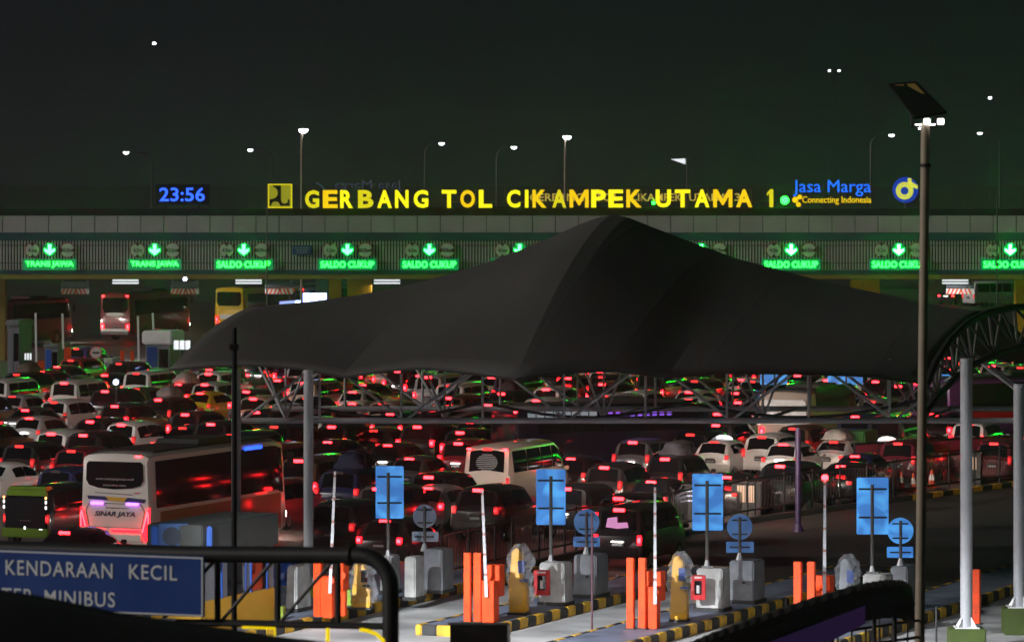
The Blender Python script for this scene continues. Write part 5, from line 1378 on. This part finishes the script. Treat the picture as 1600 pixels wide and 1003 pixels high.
# ---- listed vehicles, from the photograph: kind, paint, rear centre x, roof y, lights
LIST = [
 ('van', 'white', 98, 596, 'b'), ('minivan', 'white', 80, 626, 'd'), ('hatchback', 'silver', 38, 653, 't'), ('minivan', 'white', 75, 675, 't'), ('suv', 'black', 22, 583, 'd'),
 ('hatchback', 'dark red', 58, 580, 'b'), ('minivan', 'purple', 116, 543, 'd'), ('minivan', 'red', 107, 561, 'd'), ('suv', 'black', 160, 609, 't'), ('van', 'white', 211, 581, 'd'),
 ('hatchback', 'dark green', 206, 607, 'd'), ('minivan', 'white', 322, 582, 'bt'), ('hatchback', 'yellow', 306, 614, 't'), ('minivan', 'black', 243, 622, 't'), ('minivan', 'dark grey', 175, 632, 'b'),
 ('hatchback', 'silver', 12, 619, 'd'), ('sedan', 'grey', 22, 640, 't'), ('minivan', 'black', 136, 656, 't'), ('minivan', 'white', 185, 661, 't'), ('suv', 'black', 125, 677, 't'), ('minivan', 'dark grey', 25, 694, 'd'),
 ('minivan', 'dark grey', 285, 645, 'b'), ('suv', 'black', 325, 660, 't'), ('sedan', 'dark grey', 268, 668, 'd'), ('minivan', 'dark blue', 82, 733, 'n'), ('sedan', 'black', 75, 832, 't'),
 ('van', 'red', 400, 697, 'b'), ('minivan', 'red', 402, 752, 'b'), ('suv', 'black', 424, 664, 'd'), ('minivan', 'dark grey', 514, 664, 'tb'), ('sedan', 'dark grey', 568, 672, 'd'), ('suv', 'black', 648, 664, 'b'),
 ('minivan', 'black', 715, 673, 'bt'), ('hatchback', 'grey', 632, 716, 't'), ('suv', 'dark blue', 525, 735, 'n'), ('minivan', 'grey', 585, 760, 'b'), ('suv', 'black', 515, 786, 'n'), ('minivan', 'black', 665, 742, 'tb'),
 ('hatchback', 'black', 592, 813, 'bt'), ('suv', 'black', 742, 762, 't'), ('hatchback', 'silver', 660, 762, 'b'), ('minivan', 'grey', 985, 688, 't'), ('minivan', 'dark grey', 940, 727, 't'), ('hatchback', 'black', 885, 716, 't'),
 ('minivan', 'black', 1035, 714, 't'), ('hatchback', 'white', 1110, 690, 'd'), ('suv', 'black', 1075, 676, 'd'), ('minivan', 'white', 1187, 680, 'd'), ('hatchback', 'white', 1218, 694, 't'), ('van', 'white', 700, 600, 'd'), ('hatchback', 'black', 1010, 752, 't'),
 ('minivan', 'white', 850, 606, 'b'), ('minivan', 'white', 985, 612, 'b'), ('sedan', 'white', 1065, 612, 'b'), ('hatchback', 'white', 545, 612, 'b'), ('van', 'beige', 470, 596, 'b'), ('minivan', 'red', 430, 592, 'b'),
 ('suv', 'black', 880, 760, 't'), ('minivan', 'black', 962, 775, 'tb'), ('sedan', 'black', 1120, 745, 't'), ('suv', 'black', 1215, 725, 't'), ('sedan', 'black', 1300, 728, 't'), ('hatchback', 'dark blue', 1330, 712, 't'), ('sedan', 'white', 1290, 690, 'd'),
 ('minivan', 'maroon', 1400, 690, 'd'), ('sedan', 'maroon', 1480, 688, 'b'), ('minivan', 'maroon', 1550, 690, 'd'),
]
for it in LIST: car(it[0], it[1], it[2], it[3], it[4])
WV = car('minibus', 'white', 1513, 440, 'd', label='white rounded van beyond the gate at the far right'); WV.rotation_euler.z = -R(60)
car('sedan', 'dark grey', 1478, 452, 'b', label='dark grey car with lit red lights beyond the gate beside the white van')
car('hatchback', 'black', 1525, 452, 'd', label='black car in front of the white rounded van beyond the gate')
# vans with lit interiors just behind the railing
v = car('van', 'black', 965, 792, 'b', label='black van with pink lit rear window behind the railing')
m = MB(); m.prism([(-.40, 1.30), (-.02, 1.26), (-.04, 1.62), (-.34, 1.58)], .02, .06); m.prism([(-.02, 1.26), (.34, 1.30), (.30, 1.46), (-.04, 1.44)], .02, .06); m.build('interior_light', 'interior_pink', v)
for px, py, wd, ht, mt, lab in ((1075, 817, 1.05, .55, 'interior_cold', 'added kiosk with cold white lamp rows behind the railing left of the tall blue sign'), (1168, 812, .85, .8, 'warm_reflection', 'added kiosk with warm lit window behind the railing above the bluish round sign'),
                                (1247, 800, .6, .7, 'warm_reflection', 'added kiosk with warm lit window behind the dim purple post'), (1522, 760, .5, .65, 'warm_reflection', 'added kiosk with warm lit window right of the pale right-hand column')):
    p = G(px, py) + Vector((0, 1.0, 0)); t = thing('kiosk', lab, 'kiosk', p, -TH, 'added kiosks behind the railing')  # added kiosks whose glowing windows imitate small reflections
    m = MB(); m.box((0, .35, .62), (wd + .25, .7, 1.24)); m.box((0, .3, 1.27), (wd + .45, .95, .07)); m.build('shell', 'black', t, bevel=.02)
    m = MB()
    if 'cold' in mt:
        for q in range(3): m.box((-.06 + .05 * q, -.015, .72 + .17 * q), (wd * (.75 + .1 * q), .04, .06))
        m.box((-.3, -.012, .9), (.03, .03, .45))
    else:
        m.box((0, -.015, .85), (wd * .8, .04, ht * .75)); m.box((.02, -.03, .85), (.05, .03, ht * .76), 1)
    m.build('lit_window', [mt, 'black'], t)
# taxi roof signs
for px, yr in ((1110, 690), (1375, 690)):
    if px == 1375: car('sedan', 'dark blue', 1368, 692, 't')
    o = VEH[-1]['o'] if px == 1375 else [v for v in VEH if v['k'] == 'hatchback' and v['c'] == 'white' and abs(v['pos'].x - at_roof(1110, 690, 1.5).x) < .01][0]['o']
    m = MB(); vs = []
    for k in range(4):
        f = k / 3 * PI / 2
        for q in range(12): a = 2 * PI * q / 12; vs.append((.42 * math.cos(f) * math.cos(a), 1.6 + .13 * math.cos(f) * math.sin(a), 1.50 + (.0 if px == 1110 else -.06) + .2 * math.sin(f)))
    m.add(vs, [(k * 12 + q, k * 12 + (q + 1) % 12, (k + 1) * 12 + (q + 1) % 12, (k + 1) * 12 + q) for k in range(3) for q in range(12)])
    m.build('roof_sign', 'lamp_strip', o, smooth=True)
    for v in VEH:
        if v['o'] == o: v['ex'] = ' taxi'

# ---- black cars nose to tail along the railing
rk = random.Random(8); lane_d = 0
for a, b in zip(fpts[1:], fpts[2:]):
    dr = (b - a).normalized(); nr_ = Vector((-dr.y, dr.x, 0)); L = (b - a).length
    while lane_d < L:
        FENCE_CARS.append((a + dr * lane_d + nr_ * 2.6, math.atan2(dr.y, dr.x) - PI / 2)); lane_d += 5.3
    lane_d -= L
# ---- the rest of the queue, lane by lane
def fence_y(x): return lerp_list([(-200, 868), (690, 868)] + [(a, b - 16) for a, b in FL[1:]], x)
BLOCKED = [(CP, 11.5, 1.6), (at_roof(1225, 612, 2.8), 7, 1.6), (at_roof(788, 633, 3.0) + Vector((3.5, 2, 0)), 6, 4.0), (at_roof(1455, 592, 3.2) + Vector((3.5, 3, 0)), 7, 4.0)]
def clear(p, L):
    u, v = p.dot(N), p.dot(T)
    for q in VEH:
        du, dv = abs(u - q['pos'].dot(N)), (v + L / 2) - (q['pos'].dot(T) + q['L'] / 2)
        if du < 2.25 and abs(dv) < (L + q['L']) / 2 + .8: return False
    for q, l2, wd in BLOCKED:
        du, dv = abs(u - q.dot(N)), (v + L / 2) - (q.dot(T) + l2 / 2)
        if du < wd + 1.0 and abs(dv) < (L + l2) / 2 + 1.0: return False
    return True
for p, rz in FENCE_CARS:
    k = rk.choice(['sedan', 'hatchback', 'sedan', 'hatchback'])
    if clear(p, KIND[k]['L']): vehicle(k, rk.choice(['black', 'black', 'dark blue']), p, rk.choice(['t', 'd', 't', 'n']), heads=False, rz=rz)
rf = random.Random(23)
kinds = ['minivan'] * 8 + ['suv'] * 5 + ['hatchback'] * 5 + ['sedan'] * 3 + ['van'] * 3
cols = ['black'] * 9 + ['dark grey'] * 5 + ['white'] * 5 + ['silver'] * 2 + ['grey'] * 2 + ['dark blue', 'red', 'dark red', 'brown', 'beige', 'dark green']
u = -150.0
while u < 70:
    v = 95 + rf.uniform(0, 6)
    while v < 330:
        p = N * (u + rf.uniform(-.25, .25)) + T * v; p.z = 0
        k, c_ = rf.choice(kinds), rf.choice(cols); lit = rf.choice(['t', 'b', 'bt', 'b', 'b', 'bt', 'd'])
        hd = rf.random() < .55
        v += rf.uniform(6.0, 8.4)
        if p.y < 100: continue
        s = F / p.y; x = 800 + p.x * s; y = YH + H * s; yr = YH + (H - KIND[k]['h']) * s
        if not (-70 < x < 1660) or y < 584 or y > fence_y(x): continue
        if x < 300 and y < 612: continue
        if 290 < x < 1400 and yr < 553: continue
        if x > 690 and y > 800: continue
        if x < 300 and y > 800: continue
        if not clear(p, KIND[k]['L']): continue
        vehicle(k, c_, p, lit, heads=hd)
    u += 3.05
# roof loads tied on cars
def load(px, yr, wd, h, colour, label, seed, cover=False):
    best = min((q for q in VEH), key=lambda q: abs(800 + q['pos'].x / q['pos'].y * F - px) * .6 + abs(YH + (H - KIND[q['k']]['h']) * F / q['pos'].y - yr))
    K = KIND[best['k']]; rnd = random.Random(seed)
    p = best['pos'] + T * (K['L'] * .36) + Vector((0, 0, K['h'] + .015))
    t = thing('roof_load', label, 'roof load', p, -TH, 'loads tied on car roofs')
    m = MB(); n, rows = 18, 7; vs, fs = [], []
    for r_ in range(rows):
        f = r_ / (rows - 1)
        for k in range(n):
            a = 2 * PI * k / n; sq = 1 / max(abs(math.cos(a)), abs(math.sin(a))) ** .7
            rr = (math.cos(f * PI / 2 * .96) ** .45) * rnd.uniform(.9, 1.1) * sq * .86
            vs.append((wd / 2 * rr * math.cos(a), .85 * rr * math.sin(a), h * f * rnd.uniform(.88, 1.08)))
    for r_ in range(rows - 1):
        for k in range(n): fs.append((r_ * n + k, r_ * n + (k + 1) % n, (r_ + 1) * n + (k + 1) % n, (r_ + 1) * n + k))
    fs.append(tuple((rows - 1) * n + k for k in range(n)))
    m.add(vs, fs); o = m.build('bundle', 'bundle_cloth', t, smooth=True, ang=60); o.color = (*colour, 1)
    m = MB()
    for y in (-.45, .1, .5): m.tube([(-wd * .46, y, .0), (-wd * .40, y, h * .86), (0, y, h * 1.04), (wd * .40, y, h * .86), (wd * .46, y, 0)], .014, 5)
    m.build('strap', 'black', t)
load(252, 600, 1.2, .55, (.34, .30, .27), 'pale plastic-wrapped bundle on a car roof right of the white van', 1)
load(247, 636, 1.15, .5, (.22, .21, .20), 'grey tarp-covered bundle on a car roof left of the dark pole', 2)
load(22, 588, 1.2, .5, (.12, .09, .07), 'brown covered load on a black car roof at the left edge', 3)
load(525, 735, 1.4, .6, (.012, .014, .05), 'dark blue tarp bulge on a dark roof right of the lime-footed pale column', 4)
load(1290, 690, 1.3, .42, (.55, .50, .44), 'whitish bundles on a white car roof right of the dim purple post', 6)
load(1035, 714, 1.2, .5, (.07, .07, .09), 'dark grey load on a black roof in front of the taxi with lit sign', 7)
load(790, 605, 1.1, .5, (.03, .03, .03), 'black covered load on a roof behind the middle of the truss', 8)
# green covered cargo
p = at_roof(1335, 673, 1.75); gt = thing('cargo_cart', 'small cart with green covered cargo right of the whitish bundles', 'cart', p, -TH)
m = MB(); m.box((0, 1.0, 1.22), (.86, 1.9, 1.0)); c_ = m.build('cargo_cover', 'bundle_cloth', gt, bevel=.06); c_.color = (.03, .16, .03, 1)
m = MB(); m.box((0, 1.0, .62), (.9, 2.0, .2)); m.build('bed', 'trim', gt)
for yy in (.4, 1.6):
    for s_ in (-1, 1): link('wheel', WHEEL, gt, (s_ * .42, yy, .32))
# ---- labels that single each vehicle out
LMK = [('the lettered white coach', 180, 790), ('the lime green minivan', 20, 810), ('the tall pale column left', 482, 760), ('the pale minibus', 760, 750), ('the no-entry sign', 140, 585), ("the canopy's left tip", 290, 620),
       ('the taxi with lit roof sign', 1110, 720), ('the green cargo cover', 1350, 720), ('the second tall blue sign', 861, 800), ('the third tall blue sign', 1106, 800), ('the dim purple post', 1247, 740),
       ('the right-hand pale column', 1510, 690), ('the left photo edge', 0, 665), ('the dark blue bus', 830, 680), ('the leftmost tall blue sign', 607, 790), ("the truss's left half", 600, 640), ('the pale box truck', 1200, 650), ('the far right photo edge', 1600, 650), ("the truss's middle", 980, 640), ('the dark pole', 366, 680), ('the red van', 400, 740), ('the far left toll booths', 120, 640)]
WORD = {'minivan': 'minivan', 'suv': 'SUV', 'hatchback': 'hatchback', 'sedan': 'sedan', 'van': 'van', 'minibus': 'minibus'}
ORD = ['nearest', 'second nearest', 'third nearest', 'fourth nearest', 'fifth nearest', 'sixth nearest', 'seventh nearest', 'eighth nearest', 'ninth nearest', 'tenth nearest', 'eleventh nearest', 'twelfth nearest']
buckets = {}
for q in VEH:
    if not q['auto']: continue
    s = F / q['pos'].y; x, y = 800 + q['pos'].x * s, YH + H * s
    lm = min(LMK, key=lambda l: (l[1] - x) ** 2 + (2.2 * (l[2] - y)) ** 2)[0]
    li = 'brake lights glowing' if 'b' in q['lit'] else ('high brake light glowing' if 't' in q['lit'] else 'tail lights dim')
    key = (q['c'] + ' ' + WORD[q['k']] + q['ex'], li, lm)
    buckets.setdefault(key, []).append(q)
for (base, li, lm), qs in buckets.items():
    qs.sort(key=lambda q: q['pos'].y)
    for i, q in enumerate(qs):
        q['o']['label'] = f'{base} with {li}, by {lm}' if len(qs) == 1 and 'with' not in base else (f'{base} by {lm}' if len(qs) == 1 else f'{base} with {li}, {ORD[i]} such by {lm}')
print('vehicles', len(VEH)); print([q['o']['label'] for q in VEH if len(q['o']['label'].split()) > 16])
for q in VEH:
    if len(q['o']['label'].split()) > 16: q['o']['label'] = q['o']['label'].replace('high brake light glowing', 'brake light glowing').replace('the taxi with lit roof sign', 'the white taxi')

# ================================================================== SMALL THINGS NEAR THE FAR GATE, LEFT
def boom_post(px, y0, y1, lab, ybase=598):
    d = depth(ybase); s = F / d; p = W(px, y1, d)
    t = thing('barrier_gate', lab, 'barrier', (p.x, d, 0), 0, 'far toll barriers')
    zb = p.z; zt = W(px, y0, d).z
    m = MB(); m.tube([(0, -.05, zb), (-.05, -.05, zt)], .085, 4); m.build('boom', 'white_paint', t)
    m = MB(); m.box((.25, .1, max(.5, zb + .1) / 2), (.4, .35, max(.5, zb + .1))); m.build('cabinet', 'orange', t, bevel=.02)
boom_post(57, 489, 566, 'leftmost far white upright boom, left edge of the photo')
boom_post(99, 490, 545, 'second far white upright boom, above the purple minivan')
boom_post(217, 494, 578, 'third far white upright boom, right of the no-entry sign')
boom_post(240, 489, 516, 'rightmost far white upright boom, behind the pale booth', 592)
for px, y0, y1, lab in ((191, 548, 578, 'left one of two far orange posts right of the no-entry sign'), (207, 548, 578, 'right one of two far orange posts right of the no-entry sign')):
    d = depth(600); p = W(px, y0, d); t = thing('protection_post', lab, 'post', (p.x, d, 0), 0, 'orange protection posts')
    m = MB(); m.box((0, 0, p.z / 2), (.22, .2, p.z)); m.build('post', 'orange', t, bevel=.02); m = MB(); m.box((0, 0, .05), (.4, .4, .1)); m.build('foot', 'kerb_yellow', t)
d = depth(602); p = W(150, 551, d); s = F / d
t = thing('no_entry_sign', 'round no-entry sign with red rim and dark bar near the far booths', 'road sign', (p.x, d, 0))
m = MB(); m.disc((0, 0, p.z), 10 / s, .05, 28, 0); m.disc((0, -.035, p.z), 8.2 / s, .03, 28, 1); m.box((0, -.06, p.z), (11 / s, .02, 2.6 / s), 2); m.build('sign_disc', ['red_paint', 'sign_white', 'sign_dark'], t)
m = MB(); m.tube([(0, .06, 0), (0, .06, p.z)], .05, 6); m.build('pole', 'steel', t)
def far_booth(x0, x1, ytop, yroof, lab, ybase=596, roofm='white_paint', wallm='booth_wall', doorm='sign_blue'):
    d = depth(ybase); p0, p1 = W(x0, yroof, d), W(x1, ytop, d); wd = p1.x - p0.x
    t = thing('toll_booth', lab, 'toll booth', ((p0.x + p1.x) / 2, d, 0), -TH * .6, 'far toll booths')
    m = MB(); m.box((0, 1.2, (p0.z + p1.z) / 2), (wd, 2.6, p1.z - p0.z)); m.build('roof', roofm, t, bevel=.08)
    m = MB(); m.box((0, 1.2, p0.z / 2), (wd * .8, 2.2, p0.z)); wl = m.build('wall', wallm, t)
    m = MB(); m.box((-wd * .18, .09, p0.z * .5), (wd * .34, .04, p0.z * .86)); m.build('door', doorm, t)
    m = MB(); m.box((wd * .2, .09, p0.z * .62), (wd * .3, .04, p0.z * .5)); m.build('window', 'glass', t)
far_booth(221, 270, 517, 538, 'pale-roofed far toll booth just left of the canopy tip')
far_booth(8, 32, 500, 510, 'narrow grey-blue far toll booth at the left edge', roofm='grey_paint', doorm='booth_wall')
far_booth(66, 93, 538, 543, 'grey far toll booth with bright blue end panel', roofm='grey_paint', doorm='blue_panel')
far_booth(160, 178, 560, 564, 'small pale kiosk right of the no-entry sign', roofm='sign_white', wallm='sign_white', doorm='booth_wall')
for x0, x1, y0, y1, lab in ((38, 50, 552, 562, 'small lit white screen near the leftmost far boom'), (271, 298, 532, 546, 'lit white panel behind bars left of the canopy edge'), (473, 511, 458, 471, 'blue-white lit display board below the yellow gate column')):
    d = depth(600); p0, p1 = W(x0, y1, d), W(x1, y0, d); t = thing('lit_panel', lab, 'display', ((p0.x + p1.x) / 2, d, 0))
    m = MB(); m.box((0, 0, (p0.z + p1.z) / 2), (p1.x - p0.x, .1, p1.z - p0.z)); m.build('screen', 'lamp_strip' if x0 != 473 else 'led_blue_hot', t)
    m = MB(); m.tube([(0, .1, 0), (0, .1, p1.z)], .05, 6)
    for k in range(4): xx = (p1.x - p0.x) * (k / 3 - .5); m.box((xx, -.07, (p0.z + p1.z) / 2), (.05, .04, p1.z - p0.z + .1))
    m.build('frame', 'black', t)
for px, py, lab in ((289, 436, 'blue-white spot lamp hanging under the gate roof edge'), (181, 597, 'violet-white lamp among the cars below the no-entry sign')):
    d = DG - 1 if py < 500 else depth(640, .9); p = W(px, py, d); t = thing('spot_lamp', lab, 'lamp', (p.x, d, p.z if py < 500 else 0))
    zo = 0 if py < 500 else p.z
    m = MB(); m.disc((0, 0, zo), .125, .08, 14); m.build('lens', 'lamp_blue', t); m = MB()
    m.tube([(0, .08, zo), (0, .25, zo)], .19, 12, r1=.1); m.tube([(0, .2, zo), (0, .2, zo + .5)] if py < 500 else [(0, .2, 0), (0, .2, zo)], .04, 6); m.build('housing', 'dark_metal', t)
# more blue sign backs among the queue on the right
for x0, x1, y0, y1, px, lab in ((1188, 1230, 560, 601, 1210, 'blue sign back under the canopy edge, left of three in the distance'), (1293, 1348, 560, 601, 1322, 'blue sign back under the canopy edge, middle of three in the distance'),
                            (1446, 1500, 585, 607, 1470, 'blue sign back seen through the arched truss, right of three in the distance')):
    d = depth(655); z0, z1 = W(px, y1, d).z, W(px, y0, d).z; a, b = W(x0, y0, d).x, W(x1, y0, d).x; p = W(px, y0, d)
    t = thing('rectangular_sign', lab, 'road sign', (p.x, d, 0), 0, 'blue rectangular signs seen from behind')
    m = MB(); m.box(((a + b) / 2 - p.x, 0, (z0 + z1) / 2), (b - a, .06, z1 - z0)); m.box(((a + b) / 2 - p.x, 0, z0 - .75), ((b - a) * .8, .06, .5)); m.build('sign_panel', 'box_blue_sheen', t)
    m = MB(); m.tube([(0, -.08, 0), (0, -.08, z1 * .95)], .05, 6); m.build('pole', 'dim_steel', t)
# maroon panelled barrier at the right, behind the dark lane
a, b = at_roof(1335, 690, 1.6), at_roof(1760, 668, 1.6)
t = thing('panel_barrier', 'long maroon panelled barrier with dark rails at the right behind the railing', 'barrier', (0, 0, 0))
m = MB(); n = 12; rz = math.atan2((b - a).y, (b - a).x)
for k in range(n):
    c_ = a.lerp(b, (k + .5) / n); m.box((c_.x, c_.y, .95), ((b - a).length / n - .06, .08, 1.0), 0, Matrix.Rotation(rz, 3, 'Z'))
m.build('panel', 'maroon_panel' if 'maroon_panel' in MATS else P('maroon_panel', (.22, .03, .06), .5, noise=.3, nscale=1.0), t)
m = MB()
for z in (.42, 1.0, 1.5): m.tube([a + Vector((0, -.08, z)), b + Vector((0, -.08, z))], .05, 6)
for k in range(n + 1): c_ = a.lerp(b, k / n); m.tube([(c_.x, c_.y, 0), (c_.x, c_.y, 1.5)], .05, 6)
m.build('rail', 'rail_dark', t)
# unseen floodlights added on the far truss to light the queue
for i, px in enumerate((740, 900, 1020)):
    p = W(px, 600, DN + 9.6)
    t = thing('floodlight', ['added unseen floodlight on the truss under the canopy, left', 'added unseen floodlight on the truss under the canopy, middle', 'added unseen floodlight on the truss under the canopy, right'][i], 'floodlight', (p.x, DN + 9.6, ZU - .25), 0, 'added floodlights under the canopy')
    m = MB(); m.box((0, 0, 0), (.4, .22, .3)); m.tube([(0, -.1, 0), (0, -.9, .3)], .03, 6); m.build('housing', 'dark_metal', t, bevel=.02)
    m = MB(); m.box((0, .12, -.02), (.32, .03, .22)); m.build('lens', 'lamp_strip', t)
    spot('added_flood_beam', t, (p.x, DN + 10.0, ZU - .3), (p.x + (18 if i < 2 else 10), DN + 62, 0), (13000 if i < 2 else 8500), (54 if i < 2 else 36), (1.0, .80, .66), .8)

# ================================================================== NIGHT HAZE
m = MB(); m.box((0, 420, 12.0), (620, 1100, 26.0 + 1.0))
hz = m.build('haze', P('haze_air'), loc=(0, 0, 0)); tag(hz, kind='stuff')
ht = MATS['haze_air'].node_tree; ht.nodes.remove(ht.nodes['Principled BSDF'])
pv = ht.nodes.new('ShaderNodeVolumePrincipled'); pv.inputs['Color'].default_value = (0.8, 0.82, 0.82, 1); pv.inputs['Density'].default_value = 0.00028; pv.inputs['Anisotropy'].default_value = 0.96
ht.links.new(pv.outputs[0], ht.nodes['Material Output'].inputs['Volume'])
